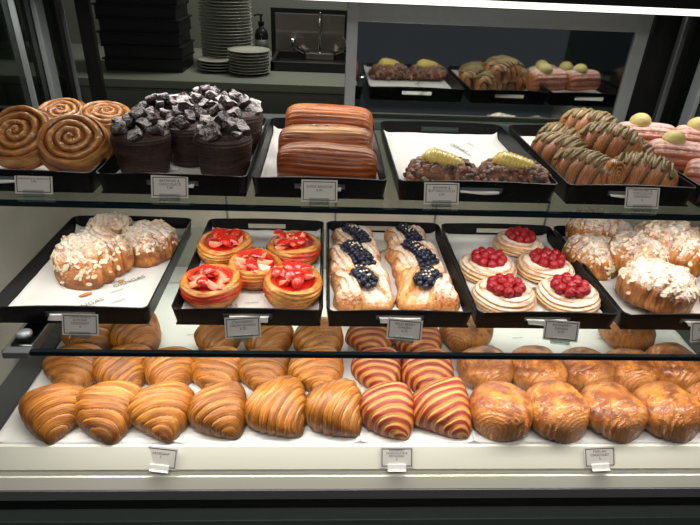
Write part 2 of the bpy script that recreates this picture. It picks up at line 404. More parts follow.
def loaf_mesh(seed, band=False):
    def prof(T): return np.clip(1 - np.abs(T) ** 4.2, 0, 1) ** .45
    def rf(T, PH): return 1 + .014 * np.sin(PH * 26 + 1.2 * np.sin(T * 2 + seed)) + .012 * np.sin(PH * 47 + seed + T) + .05 * noise(np.stack([T * 1.2, np.cos(PH) * 1.4, np.sin(PH) * 1.4], -1), seed)
    def cf(T, PH, P):
        f = .5 + .5 * np.sin(PH * 26 + 1.2 * np.sin(T * 2 + seed))
        c = mixc(lin((118, 52, 22)), lin((188, 100, 46)), f * .8)
        c = mixc(c, lin((206, 132, 70)), np.clip(.0 + noise(np.stack([T * 1.5, PH * 3, PH * 0], -1), seed), 0, 1) * .6)
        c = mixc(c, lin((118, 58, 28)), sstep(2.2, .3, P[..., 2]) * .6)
        if band: c = mixc(c, lin((226, 176, 108)), np.exp(-((PH - 1.25) / .28) ** 2) * .85 * sstep(.95, .6, np.abs(T)))
        return c
    def sg(T, PH, P): return np.zeros(T.shape)
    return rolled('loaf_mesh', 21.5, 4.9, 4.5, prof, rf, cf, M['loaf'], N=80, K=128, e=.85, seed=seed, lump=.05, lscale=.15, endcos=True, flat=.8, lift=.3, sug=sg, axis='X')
def twist_mesh(seed):
    def prof(T): return np.clip(1 - np.abs(T) ** 2.4, 0, 1) ** .5
    def q(T, PH): return T * 2.3 - PH / (2 * PI) * 2.0 + .2
    def rf(T, PH):
        f = frac(q(T, PH)); return .84 + .24 * np.sqrt(np.clip(1 - (2 * f - 1) ** 2, 0, 1)) + .012 * np.sin(f * 2 * PI * 5)
    def cf(T, PH, P):
        f = frac(q(T, PH)); c = mixc(lin((104, 60, 36)), lin((170, 112, 70)), np.sqrt(np.clip(1 - (2 * f - 1) ** 2, 0, 1)))
        c = mixc(c, lin((70, 40, 28)), sstep(.12, 0, np.minimum(f, 1 - f)) * .8)
        c = mixc(c, lin((226, 180, 130)), sstep(.6, 1, np.sin(f * 2 * PI * 5)) * .35)
        return c
    return rolled('twist_mesh', 15, 4.2, 4.0, prof, rf, cf, M['twist'], N=120, K=60, e=.95, seed=seed, lump=.06, lscale=.25, endcos=True, flat=.75, lift=.5)
def pink_mesh(seed):
    def prof(T): return np.clip(1 - np.abs(T) ** 6, 0, 1) ** .4
    def rf(T, PH): return 1 + .022 * np.sin(PH * 14 + seed) + .01 * np.sin(PH * 33)
    def cf(T, PH, P):
        f = .5 + .5 * np.sin(PH * 14 + seed); c = mixc(lin((150, 78, 54)), lin((200, 130, 106)), f)
        return mixc(c, lin((190, 120, 60)), sstep(.9, 1, np.abs(T)))
    return rolled('pink_mesh', 14.5, 4.2, 3.8, prof, rf, cf, M['pinkroll'], N=70, K=112, e=.9, seed=seed, lump=.04, lscale=.2, endcos=True, flat=.8, lift=.3)

# ------------------------------------------------------------------ round pastries (polar grids)
def polar(name, prof, mat, cf, rmod=None, zmod=None, K=96, sug=None, up=3, seed=0):
    pr = np.array(prof, float)
    # resample
    d = np.r_[0, np.cumsum(np.hypot(*(pr[1:] - pr[:-1]).T))]; n = int(d[-1] * up) + 8
    s = np.linspace(0, d[-1], n); R = np.interp(s, d, pr[:, 0]); Z = np.interp(s, d, pr[:, 1])
    for _ in range(2):
        R[1:-1] = (R[:-2] + 2 * R[1:-1] + R[2:]) / 4; Z[1:-1] = (Z[:-2] + 2 * Z[1:-1] + Z[2:]) / 4
    th = np.linspace(0, 2 * PI, K, endpoint=False)
    RR, TH = np.meshgrid(R, th, indexing='ij'); ZZ, _ = np.meshgrid(Z, th, indexing='ij'); SS, _ = np.meshgrid(s / d[-1], th, indexing='ij')
    if rmod is not None: RR = RR * rmod(RR, TH, ZZ, SS)
    if zmod is not None: ZZ = ZZ + zmod(RR, TH, ZZ, SS)
    P = np.stack([RR * np.cos(TH), RR * np.sin(TH), np.maximum(ZZ, 0)], -1)
    C = cf(RR, TH, ZZ, SS, P); st = np.stack([ZZ * 3 + RR, TH * 6, SS * 3], -1)
    sg = np.ones(RR.shape) if sug is None else sug(RR, TH, ZZ, SS, P)
    return gridmesh(name, P, mat, C, st, sg)
def straw_dough(seed):
    prof = [(0.01, 0), (4.2, 0), (5.2, .5), (6.0, 1.8), (6.4, 3.2), (6.2, 4.5), (5.8, 5.2), (5.2, 5.4), (4.6, 5.0), (3.8, 4.4), (0.01, 4.2)]
    def lay(R, TH, Z): return frac(Z * 1.15 + TH / (2 * PI) * 2 + .35 * np.sin(TH * 2 + seed) + .25 * noise(np.stack([np.cos(TH) * 2, np.sin(TH) * 2, Z * .4], -1), seed))
    def rm(R, TH, Z, SS):
        f = lay(R, TH, Z); m = sstep(.12, .2, SS)
        return 1 + m * (.085 * (f - .4)) + .03 * noise(np.stack([np.cos(TH) * 1.5, np.sin(TH) * 1.5, Z * .3], -1), seed)
    def zm(R, TH, Z, SS): return sstep(2, 5, Z) * (.35 * np.sin(TH + seed) + .25 * np.sin(TH * 2 + seed * 2)) * sstep(1, 4.5, R)
    def cf(R, TH, Z, SS, P):
        f = lay(R, TH, Z); n = fbm(P * .5, seed)
        c = mixc(lin((196, 116, 46)), lin((232, 168, 88)), np.clip(.5 + .7 * n, 0, 1))
        c = mixc(c, lin((120, 62, 26)), sstep(.75, .97, f) * .7)
        k = noise(np.stack([TH * .9, Z * .9 - TH * .35, Z * 0 + seed], -1), seed + 3)
        c = mixc(c, lin((206, 52, 40)), sstep(.25, .4, k) * sstep(1.5, 3, Z) * .9)
        return mixc(c, lin((200, 40, 34)), sstep(5.1, 4.6, R) * sstep(3.5, 4, Z) * .9)
    return polar('straw_dough', prof, M['danish'], cf, rm, zm, K=96, up=6, seed=seed)
def rasp_dough(seed):
    prof = [(0.01, 0), (5.6, 0), (6.6, .4), (7.0, 1.2), (6.8, 2.2), (6.2, 3.1), (5.2, 3.7), (4.3, 3.8), (3.7, 3.5), (3.2, 3.2), (0.01, 3.1)]
    def lay(R, TH, Z): return frac((Z - .5 * R * 0) * 1.25 + .45 * np.sin(TH + seed) + .1 * np.sin(TH * 3 + seed) + .35 * noise(np.stack([np.cos(TH) * 1.5, np.sin(TH) * 1.5, Z * .4], -1), seed))
    def rm(R, TH, Z, SS): return 1 + sstep(.3, .45, SS) * .11 * (1 - (2 * lay(R, TH, Z) - 1) ** 2 - .5) * sstep(3., 5, R)
    def zm(R, TH, Z, SS): return sstep(1, 3, Z) * (.35 * np.sin(TH + seed + 1)) * sstep(1, 4, R)
    def cf(R, TH, Z, SS, P):
        f = lay(R, TH, Z); c = mixc(lin((204, 136, 76)), lin((236, 190, 134)), np.clip(1 - (2 * f - 1) ** 2, 0, 1))
        c = mixc(c, lin((120, 66, 34)), sstep(.2, 0, np.minimum(f, 1 - f)) * .8 * sstep(3.6, 5, R))
        return mixc(c, lin((240, 220, 180)), sstep(4.2, 3.6, R) * sstep(2.5, 3, Z))
    def sg(R, TH, Z, SS, P): return sstep(.8, 2.4, Z) * (.25 + .75 * np.clip(1 - (2 * lay(R, TH, Z) - 1) ** 2, 0, 1))
    return polar('rasp_dough', prof, M['danish_sugar'], cf, rm, zm, K=96, up=6, seed=seed, sug=sg)
def snail_mesh(seed):
    R = np.linspace(0.02, 6.9, 84); th = np.linspace(0, 2 * PI, 128, endpoint=False); RR, TH = np.meshgrid(R, th, indexing='ij')
    pitch = 1.6; f = frac(RR / pitch - TH / (2 * PI) + seed * .3 + .22 * noise(np.stack([RR * .3 * np.cos(TH), RR * .3 * np.sin(TH), RR * 0 + seed], -1), seed) * sstep(.5, 2, RR))
    rid = np.sqrt(np.clip(1 - (2 * f - 1) ** 2, 0, 1))
    dome = 4.4 + .7 * (1 - (RR / 7) ** 2); edge = sstep(6.9, 5.6, RR) ** .6
    Z = dome * (.35 + .65 * edge) - .9 * (1 - rid) * sstep(.3, 1, RR) + .18 * fbm(np.stack([RR, TH * 2, RR * 0], -1), seed)
    Z = np.where(RR > 6.85, 2.0, Z)
    wob = 1 + .03 * np.sin(TH * 2 + seed)
    P = np.stack([RR * np.cos(TH) * wob, RR * np.sin(TH) * wob, Z], -1)
    c = mixc(lin((120, 66, 32)), lin((192, 124, 58)), rid * np.clip(.7 + .5 * fbm(P, seed), 0, 1))
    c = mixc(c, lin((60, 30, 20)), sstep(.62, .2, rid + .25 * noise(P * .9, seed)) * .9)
    ring = sstep(.35, .5, f) * sstep(.75, .6, f); c = mixc(c, lin((240, 190, 120)), ring * .4)
    # side & base
    K = 128; side = []; sc = []
    for r_, z_ in ((6.95, 1.6), (6.8, .7), (6.0, 0), (0.02, 0)):
        side.append(np.stack([r_ * np.cos(th) * wob[0], r_ * np.sin(th) * wob[0], np.full(K, z_)], -1)); sc.append(np.tile(lin((150, 84, 42)), (K, 1)))
    P = np.concatenate([P, np.array(side)], 0); c = np.concatenate([c, np.array(sc)], 0)
    st = np.stack([np.concatenate([RR * 4, np.zeros((4, K))], 0), np.tile(th * 5, (P.shape[0], 1)), P[..., 2]], -1)
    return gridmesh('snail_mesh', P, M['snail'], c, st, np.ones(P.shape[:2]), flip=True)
def muffin_mesh(seed):
    prof = [(0.01, 0), (4.8, 0), (5.2, .4), (5.6, 3), (6.1, 6), (6.4, 8), (6.1, 9.2), (4.5, 10.0), (0.01, 10.3)]
    def rm(R, TH, Z, SS): return 1 + .012 * np.sin(Z * 9 + 1.5 * np.sin(TH + seed)) + .03 * noise(np.stack([np.cos(TH) * 1.5, np.sin(TH) * 1.5, Z * .3], -1), seed)
    def cf(R, TH, Z, SS, P):
        n = fbm(np.stack([np.cos(TH) * 1.5, np.sin(TH) * 1.5, Z * 2], -1), seed)
        return mixc(lin((38, 25, 22)), lin((72, 48, 40)), np.clip(.4 + .6 * n, 0, 1))
    return polar('muffin_mesh', prof, M['muffin'], cf, rm, None, K=80, up=5, seed=seed, sug=lambda R, TH, Z, SS, P: sstep(6.5, 9, Z))
def chunk_mesh(seed, s=1.0, name='chunk', mat='brownie', cola=(26, 18, 18), colb=(54, 40, 38), sub=3, box=True):
    rnd = random.Random(seed)
    # rounded irregular block
    n = 7; V = []; F = []; idx = {}
    dims = np.array([rnd.uniform(.8, 1.25), rnd.uniform(.7, 1.1), rnd.uniform(.6, .95)])
    def vid(p):
        k = tuple(round(c, 4) for c in p)
        if k not in idx: idx[k] = len(V); V.append(p)
        return idx[k]
    m = sub * 2
    for ax in range(3):
        for sg in (-1, 1):
            for i in range(m):
                for j in range(m):
                    q = []
                    for di, dj in ((0, 0), (1, 0), (1, 1), (0, 1)):
                        u = -1 + 2 * (i + di) / m; v = -1 + 2 * (j + dj) / m; p = [0, 0, 0]; p[ax] = sg; p[(ax + 1) % 3] = u; p[(ax + 2) % 3] = v; q.append(vid(p))
                    F.append(tuple(q if sg > 0 else q[::-1]))
    V = np.array(V, float); ln = np.linalg.norm(V, axis=1, keepdims=True)
    k = .42 if box else .95
    V = V * (1 - k) + V / ln * 1.15 * k
    V = V * dims * s; V += .22 * s * np.stack([noise(V * 1.1 / s + 3 * q, seed) for q in range(3)], -1)
    c = mixc(lin(cola), lin(colb), np.clip(.5 + noise(V * 2 / s, seed), 0, 1))
    return mesh(name, V, F, M[mat], c, V * 2, np.ones(len(V)), smooth=not box)
def rasp_berry_mesh():
    P = []; nu, nv = 22, 30
    U = np.linspace(.02, PI - .02, nu); W = np.linspace(0, 2 * PI, nv, endpoint=False); A, B = np.meshgrid(U, W, indexing='ij')
    row = A / PI * 6; f = frac(row); cols = 9; g = frac(B / (2 * PI) * cols + .5 * np.floor(row))
    h = np.sqrt(np.clip(1 - (2 * f - 1) ** 2 * .9, 0, 1)) * np.sqrt(np.clip(1 - (2 * g - 1) ** 2 * .9, 0, 1))
    r = 1.0 + .3 * h
    P = np.stack([r * np.sin(A) * np.cos(B), r * np.sin(A) * np.sin(B), 1.1 * r * np.cos(A)], -1)
    return gridmesh('raspberry_mesh', P, M['rasp'], flip=True)
def blue_mesh():
    nu, nv = 14, 16; U = np.linspace(.02, PI - .02, nu); W = np.linspace(0, 2 * PI, nv, endpoint=False); A, B = np.meshgrid(U, W, indexing='ij')
    r = .82 - .2 * np.exp(-(A / .3) ** 2) + .05 * np.exp(-((A - .45) / .12) ** 2)
    P = np.stack([r * np.sin(A) * np.cos(B), r * np.sin(A) * np.sin(B), r * .92 * np.cos(A)], -1)
    c = mixc(lin((20, 21, 36)), lin((36, 40, 62)), np.clip(.5 + .5 * np.sin(B * 2), 0, 1)); c = mixc(c, lin((16, 14, 24)), np.exp(-(A / .35) ** 2))
    return gridmesh('blueberry_mesh', P, M['blue'], c, P, np.ones(A.shape), flip=True)
def berry_dough_mesh(seed, mirror=1):
    """square pastry, two corners folded over leaving an open diagonal trough"""
    nr, K = 62, 112
    R = np.linspace(.01, 1, nr); th = np.linspace(0, 2 * PI, K, endpoint=False); RR, TH = np.meshgrid(R, th, indexing='ij')
    e = 4.5; sq = (np.abs(np.cos(TH)) ** e + np.abs(np.sin(TH)) ** e) ** (-1 / e) * (1 + .06 * np.cos(4 * TH + PI) + .03 * np.sin(3 * TH + seed))
    hx, hy = 7.2, 7.4
    X = RR * sq * np.cos(TH) * hx; Y = RR * sq * np.sin(TH) * hy
    d = (X * mirror * .90 + Y * .42); al = (-X * mirror * .42 + Y * .9)
    dome = (1 - RR ** 3.4) ** .55
    lay = frac(np.abs(d) * .62 + .07 * al + .12 * np.sin(al * .8 + seed))
    flap = sstep(1.6, 3.0, np.abs(d + .25 * np.sin(al)))
    Z = 5.2 * dome * (.55 + .45 * flap) + flap * .6 * (lay - .5) * dome + .12 * fbm(np.stack([X, Y, X * 0], -1) * .5, seed)
    Z += .5 * flap * dome * np.sin(al * .3 + seed)
    rf = 1 + .03 * (frac(Z * 1.3 + TH * .5) - .5) * sstep(.8, 1, RR)
    P = np.stack([X * rf, Y * rf, np.maximum(Z, 0.02)], -1)
    n = fbm(P * .45, seed)
    c = mixc(lin((196, 118, 50)), lin((232, 170, 92)), np.clip(.5 + .7 * n, 0, 1))
    c = mixc(c, lin((112, 58, 26)), sstep(.8, 1, lay) * flap * .85)
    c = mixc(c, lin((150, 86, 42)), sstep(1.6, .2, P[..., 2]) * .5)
    sg = np.where(d * mirror > 0, 1.0, .25 if seed % 3 == 0 else .8) * sstep(.3, 1.6, P[..., 2]) * (1 - .75 * sstep(.8, 1, lay))
    bot = np.stack([P[-1, :, 0] * .97, P[-1, :, 1] * .97, np.zeros(K)], -1)[None]; b2 = bot * .01
    P = np.concatenate([P, bot, b2], 0); c = np.concatenate([c, c[-1:], c[-1:]], 0); sg = np.concatenate([sg, sg[-1:] * 0, sg[-1:] * 0], 0)
    st = np.stack([P[..., 0] * .9 * mirror + P[..., 1] * .42, -P[..., 0] * .42 * mirror + P[..., 1] * .9, P[..., 2]], -1) * 2.2
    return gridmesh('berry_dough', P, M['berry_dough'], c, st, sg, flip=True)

# ------------------------------------------------------------------ the room behind
def struct(o, label=None): o['kind'] = 'structure'; return o
fl = MB().box(-260, 260, -60, 392, -10, 0).build('floor', M['floor']); struct(fl)
wb = MB().box(-260, 260, 392, 402, 0, 262).build('wall_back', M['kwall']); struct(wb)
wl = MB().box(-270, -260, -60, 402, 0, 262).build('wall_left', M['kwall']); struct(wl)
wr = MB().box(260, 270, -60, 402, 0, 262).build('wall_right', M['kwall']); struct(wr)
ce = MB().box(-270, 270, -60, 402, 262, 272).build('ceiling', M['kwall']); struct(ce)

# kitchen counter
kc = empty('kitchen_counter', (0, 350, 0)); tag(kc, 'grey-green kitchen counter with flat drawer fronts behind the pastry case', 'counter')
MB().box(-250, 62, -62, 41.8, 86, 90).build('worktop', M['kcounter'], kc, bevel=.3)
MB().box(-250, 62, -60, 41.8, 8, 86).build('cabinet_body', M['kcab'], kc)
MB().box(-248, 60, -55, 41, 0.0, 8).build('toe_kick', M['black'], kc)
for k, (a, b) in enumerate(((-250, -190), (-188, -122), (-120, -58), (-56.6, 7.6), (9, 60))):
    MB().box(a, b, -61.6, -59.9, 12, 84.5).build('drawer_front', M['kcab'], kc, bevel=.25)
def plate_mesh(r):
    m = MB(); m.lathe([(r * .45, 0), (r * .55, .1), (r * .8, .9), (r, 1.5), (r * 1.0, 1.8), (r * .78, 1.25), (r * .5, .5), (.1, .45)], n=36); return mesh('plate', m.V, m.F, M['plate'], smooth=True)
def plate_stack(n, x, y, r, group, labels, step=1.35):
    me = plate_mesh(r)
    for k in range(n):
        lab = labels[0] if k == n - 1 else (labels[2] if k == 0 else labels[1])
        o = link('plate', me, None, (x + random.uniform(-.25, .25), y + random.uniform(-.25, .25), 90.05 + k * step)); tag(o, lab, 'plate', group)
plate_stack(26, -55.5, 338, 14.5, 'large plates in the tall stack', ['topmost large plate of the tall stack on the back counter', 'large plate inside the tall stack on the back counter', 'large plate at the bottom of the tall stack on the counter'], 1.6)
plate_stack(8, -40.5, 313, 11.2, 'plates in the short stack', ['topmost plate of the short stack in front of the tall plate stack', 'plate in the middle of the short eight-plate stack', 'bottom plate of the short stack on the back counter'], 1.5)
plate_stack(4, -58.5, 318, 10.6, 'plates in the low stack', ['topmost plate of the low stack left of the short stack', 'plate inside the low stack of four plates', 'bottom plate of the low stack of four plates'], 1.5)
# soap bottle
sb = empty('soap_bottle', (-37.5, 352, 90)); tag(sb, 'dark pump soap bottle with a grey label beside the tall plate stack', 'bottle')
m = MB(); m.lathe([(3.6, 0), (4, .4), (4, 15), (3.2, 17.5), (1.5, 18.6), (1.5, 20.5)], n=24); m.build('bottle_body', M['bottle'], sb, smooth=True)
m = MB(); m.lathe([(4.06, 3.2), (4.06, 12.4)], n=24); m.build('paper_label', M['blabel'], sb, smooth=True)
m = MB(); m.lathe([(1.8, 20.3), (1.8, 22), (.6, 22.2), (.6, 25), (1.3, 25.2), (1.3, 26)], n=16); m.tube([(0, 0, 25.6), (-2, 0, 25.7), (-4, -.5, 25.0)], .5, 8); m.build('pump', M['black'], sb)
# sink
sk = empty('sink', (-8, 352, 90)); tag(sk, 'stainless steel sink with splash panel and two-lever tap on the back counter', 'sink')
m = MB(); m.box(-22, 24, -30, -27.5, .1, 5); m.box(-22, 24, 8, 10, .1, 5); m.box(-22, -20, -30, 10, .1, 5); m.box(22, 24, -30, 10, .1, 5); m.box(-20, 22, -28, 8, .1, .6); m.build('basin', M['darkbox'], sk, bevel=.3)
MB().box(-22.5, 20, 12, 13.5, .1, 26).build('splash_panel', M['steel'], sk, bevel=.4)
MB().box(-25, 26, 13.6, 15, .1, 28.5).build('dark_backing', M['black'], sk)
tp = MB().box(-9, 9, -2, 2, 0.1, 4.2).build('tap', M['steel'], sk, (5, 7, .5), bevel=.6)
pts = [(0, 0, 4 + 2 * k) for k in range(10)] + [(0, -1.5 - 2.2 * math.sin(k * .5), 24 + 3 * math.sin(k * .55)) for k in range(1, 5)] + [(0, -6, 22), (0, -6, 19)]
MB().tube(pts, 1.0, 12).build('spout', M['chrome'], tp, smooth=True)
for s_ in (-1, 1): MB().tube([(s_ * 7, 0, 4), (s_ * 10, -1, 4.6), (s_ * 14, -3, 7), (s_ * 16, -4, 10.5), (s_ * 17, -4, 12.5)], [1, 1.1, 1.5, 2.0, 1.2], 12).build('lever_handle', M['chrome'], tp, smooth=True)
# stack of dark crates on the left, dark column on the right
for k in range(7):
    m = MB(); m.box(-20, 20, -14, 14, 0, .8); m.box(-20, 20, -14, -13, .8, 5.6); m.box(-20, 20, 13, 14, .8, 5.6); m.box(-20, -19, -13, 13, .8, 5.6); m.box(19, 20, -13, 13, .8, 5.6); m.box(-21, 21, -15, 15, 5.6, 6.4)
    o = m.build('crate', M['darkbox'], None, (-95 + [0, .6, -.5, .3, -.8, .5, 0][k], 322, 90.05 + 6.45 * k), bevel=.2)
    tag(o, ['lowest dark plastic crate of the stack on the back counter', 'dark plastic crate between others in the stack left of the plates'][min(k, 1)] if k < 6 else 'topmost dark plastic crate of the stack left of the plates', 'crate', 'stacked dark crates')
cm = empty('coffee_grinder', (27, 336, 90)); tag(cm, 'tall dark machine standing at the right end of the back counter', 'machine')
MB().box(-9, 9, -9, 9, 0, 5).build('base', M['black'], cm, bevel=.5); MB().box(-6, 7, -6, 8, 5, 60).build('housing', M['darkbox'], cm, bevel=.8)
m = MB(); m.lathe([(3, 9), (4.2, 9), (4.6, 13), (4.6, 16), (4.2, 16)], c=(-8.5, -5, 0), n=20); m.build('portafilter_cup', M['steel'], cm, smooth=True)

# ------------------------------------------------------------------ display case
XL, XR = -75.0, 108.0
dc = empty('display_case', (0, 120, 0)); tag(dc, 'long refrigerated glass pastry display case with white deck and black frame', 'display case')
def cb(name, x0, x1, y0, y1, z0, z1, mat, bevel=0): return MB().box(x0, x1, y0 - 120, y1 - 120, z0, z1).build(name, M[mat], dc, bevel=bevel)
cb('deck', XL, XR, 84.5, 160, 50, 56.9, 'deck')
cb('deck_rail', XL, -68.4, 85, 160, 56.9, 57.6, 'railgrey', .15); cb('deck_rail', 103.4, XR, 85, 160, 56.9, 57.6, 'railgrey', .15)
# front ledge (sloped white lip)
def prism(name, pts, x0, x1, mat):
    n = len(pts); V = [(x0, y - 120, z) for y, z in pts] + [(x1, y - 120, z) for y, z in pts]
    F = [tuple(range(n))[::-1], tuple(range(n, 2 * n))] + [(i, (i + 1) % n, n + (i + 1) % n, n + i) for i in range(n)]
    me = mesh(name, V, F, M[mat], smooth=False); return link(name, me, dc)
prism('front_ledge', [(84.5, 50), (84.5, 57.0), (84.0, 57.0), (81.2, 53.2), (81.6, 52.8), (81.6, 52.0), (80.4, 51.8), (79.2, 49.4), (82, 46)], -95, 125, 'white')
prism('grey_trim', [(79.6, 49.4), (79.0, 49.2), (78.7, 46.8), (82, 46.8)], -95, 125, 'trimgrey')
cb('shadow_gap', -95, 125, 81.5, 84, 38, 46.8, 'black')
cb('base_panel', -95, 125, 78.3, 84, 4, 40.2, 'darkgrey', .2)
cb('plinth', -95, 125, 84, 165, 0, 50, 'black')
cb('lower_side_panel', XL - 1.5, XL, 84, 176, 50, 104, 'panel'); cb('lower_side_panel', XR, XR + 1.5, 84, 176, 50, 104, 'panel')
cb('lower_rear_panel', XL, XR, 160, 161.5, 56.9, 104, 'panel')
for x in (-30, 4, 36, 72): cb('rear_seam', x, x + .5, 159.6, 160, 57, 104, 'darkgrey')
cb('side_glass', XL - .5, XL, 84, 176, 104, 141, 'sideglass'); cb('side_glass', XR, XR + .5, 84, 176, 104, 141, 'sideglass')
for X, sg in ((XL, 1), (XR, -1)):
    a, b = sorted((X + sg * .1, X + sg * 1.4))
    cb('side_upright', a, b, 157, 161.5, 104, 141, 'alu', .2)
    cb('thin_upright', a, b, 173, 173.8, 104, 141, 'alu'); cb('thin_upright', a, b, 146.5, 147.0, 104, 141, 'alu')
    cb('corner_post', a, b, 168, 171, 104, 141, 'black')
# rear door frame + reflecting panes
rd = bpy.data.objects.new('rear_door', None); COL.objects.link(rd); rd.parent = dc
def db(*a):
    o = cb(*a); o.parent = rd; return o
cb('door_stile', -69.5, -65.6, 171, 173, 104, 141, 'black', .2)
db('door_stile', 6.2, 9.4, 170.4, 172.4, 104, 141, 'alu', .2)
db('door_stile', 91, 95, 170.4, 172.4, 104, 141, 'alu', .2); cb('door_stile', 96, 104, 171, 174, 104, 141, 'black', .2)
db('door_rail', 9.4, 91, 170.4, 172.4, 132.6, 137.5, 'alu', .2)
cb('door_track', XL, XR, 169, 175, 100, 104.4, 'darkgrey')
db('door_pane', 9.4, 91, 171.2, 171.7, 104.4, 132.6, 'doorglass')
cb('canopy', XL - 1, XR + 1, 138, 177, 141.4, 143.4, 'black')
# light strips
def strip(x0, x1, y, z, zt, name, w=1.0, tilt=0, power=3.0, parent=None, col=(1, .95, .86)):
    la = bpy.data.lights.new(name, 'AREA'); la.shape = 'RECTANGLE'; la.size = (x1 - x0) * S; la.size_y = w * S; la.energy = power; la.color = col
    o = bpy.data.objects.new(name, la); COL.objects.link(o); o.location = ((x0 + x1) / 2 * S, y * S, z * S); o.rotation_euler = (tilt, 0, 0)
    return o
lb = cb('light_bar', XL, XR, 139.0, 141.4, 139.9, 141.3, 'led')
strip(XL + 1, XR - 1, 140.2, 139.7, 0, 'light_bar_lamp', 1.8, math.radians(-12), 5.6)

# shelves
def shelf(name, x0, x1, y0, y1, ztop, label, arms):
    r = empty(name, (0, (y0 + y1) / 2, ztop)); tag(r, label, 'shelf'); yc = (y0 + y1) / 2
    MB().box(x0, x1, y0 - yc + .6, y1 - yc, -.8, 0).build('glass_pane', M['shelfglass'], r)
    MB().box(x0, x1, y0 - yc - .5, y0 - yc + .6, -1.0, 0.02).build('front_profile', M['edge'], r, bevel=.1)
    for ax in arms:
        MB().box(ax - 2.2, ax + 2.2, y0 - yc + 3, y1 - yc, -3.4, -.9).build('shelf_arm', M['black'], r, bevel=.3)
        MB().box(ax - 1.6, ax + 3.4, y0 - yc - 1.0, y0 - yc + 1.0, -1.3, .15).build('end_clip', M['trimgrey'], r, bevel=.15)
        m = MB(); m.lathe([(1.5, 0), (1.5, .5), (1.1, .8)], c=(ax, y0 - yc + 5, 0), n=20); m.build('fixing_disc', M['alu'], r, smooth=True)
    return r
shelf('glass_shelf', -61.5, 106, 87.2, 143, 79.9, 'lower glass shelf holding the trays of danishes and almond croissants', (-59.6, 90))
shelf('glass_shelf', -74.6, 107.6, 101.0, 158, 105.4, 'upper glass shelf holding muffins, brioche and twists', ())
strip(-60, 100, 88.9, 78.7, 0, 'shelf_light_lamp', 1.2, math.radians(14), 5.0)
strip(-60, 100, 138.0, 78.6, 0, 'shelf_light_lamp', 1.2, math.radians(-25), 4.6)  # added rear strip, unseen beneath the trays, brightens the back deck rows
strip(-73, 106, 102.7, 104.1, 0, 'shelf_light_lamp', 1.2, math.radians(16), 4.1)

# ------------------------------------------------------------------ parchment, trays
def parchment_mesh(w, d, seed, lip=2.8, lipb=1.5, cut=None):
    nx, ny = 44, 50; xs = np.linspace(-w / 2, w / 2, nx); ys = np.linspace(-d / 2, d / 2, ny); X, Y = np.meshgrid(xs, ys, indexing='ij')
    Z = .16 * np.abs(fbm(np.stack([X * .14, Y * .14, X * 0 + seed], -1), seed)) + .05
    Z += lip * sstep(-d / 2 + 1.1, -d / 2, Y) + lipb * sstep(d / 2 - 1.4, d / 2, Y) + .8 * sstep(w / 2 - 1.2, w / 2, np.abs(X))
    P = np.stack([X, Y, Z], -1)
    return gridmesh('parchment', P, M['paper'], wrap=False, flip=True)
TXT = None
def add_print(parent, w, d, rz, seed, big=1.5):
    rnd = random.Random(seed)
    me1 = textmesh('ORNGAS', big * 1.25); me2 = textmesh('ORNGAS', .75)
    for me in (me1, me2): me.materials.clear(); me.materials.append(M['ink'])
    ang = rz
    for k in range(3):
        link('printed_name', me1, parent, (rnd.uniform(-w * .36, w * .36), [-d * .36, -d * .12, d * .3][k], .42), (0, 0, ang))
    for k in range(9):
        link('printed_small_name', me2, parent, (rnd.uniform(-w * .42, w * .42), -d * .42 + d * .1 * k, .42), (0, 0, ang))
def tray(x0, x1, y0, y1, z, label, seed, rz=0, prz=0, slot=True, group='black pastry trays', H=4.3, pr=None):
    w = x1 - x0; d = y1 - y0; r = empty('tray', ((x0 + x1) / 2, (y0 + y1) / 2, z), (0, 0, rz)); tag(r, label, 'tray', group)
    # wall path: rounded rectangle; leans outward
    pts = []; rc = 1.6
    def corner(cx, cy, a0):
        for k in range(5):
            a = a0 + k * PI / 8; pts.append((cx + rc * math.cos(a), cy + rc * math.sin(a)))
    xs = [-w / 2 + rc, -6, -5.2, -2, 2, 5.2, 6, w / 2 - rc]
    for x in xs[:-1]: pts.append((x, -d / 2))
    corner(w / 2 - rc, -d / 2 + rc, -PI / 2); pts.append((w / 2, 0)); corner(w / 2 - rc, d / 2 - rc, 0)
    for x in xs[::-1][1:-1]: pts.append((x, d / 2))
    corner(-w / 2 + rc, d / 2 - rc, PI / 2); pts.append((-w / 2, 0)); corner(-w / 2 + rc, -d / 2 + rc, PI)
    zz = [0, 1.9, 3.2, H]; V = []; F = []; n = len(pts)
    for q, zq in enumerate(zz):
        s_ = .965 + .035 * zq / H
        for (x, y) in pts:
            bow = (.35 * (1 - (x / (w / 2)) ** 2) if abs(y) > d / 2 - .1 and q == 3 else 0)
            V.append((x * s_, y * s_, zq + .2 + bow))
    for q in range(3):
        for i in range(n):
            j = (i + 1) % n; a = pts[i]; b = pts[j]
            if slot and q == 1 and abs(a[1]) > d / 2 - .01 and abs(b[1]) > d / 2 - .01 and max(abs(a[0]), abs(b[0])) <= 5.3: continue
            F.append((q * n + i, q * n + j, (q + 1) * n + j, (q + 1) * n + i))
    me = mesh('tray_wall', V, F, M['tray'], smooth=False); o = link('wall', me, r)
    so = o.modifiers.new('s', 'SOLIDIFY'); so.thickness = .32 * S; so.offset = -1
    MB().box(-w / 2 * .965, w / 2 * .965, -d / 2 * .965, d / 2 * .965, 0.02, .3).build('base', M['tray'], r, bevel=.1)
    # parchment lies in the tray: a thing of its own
    return r
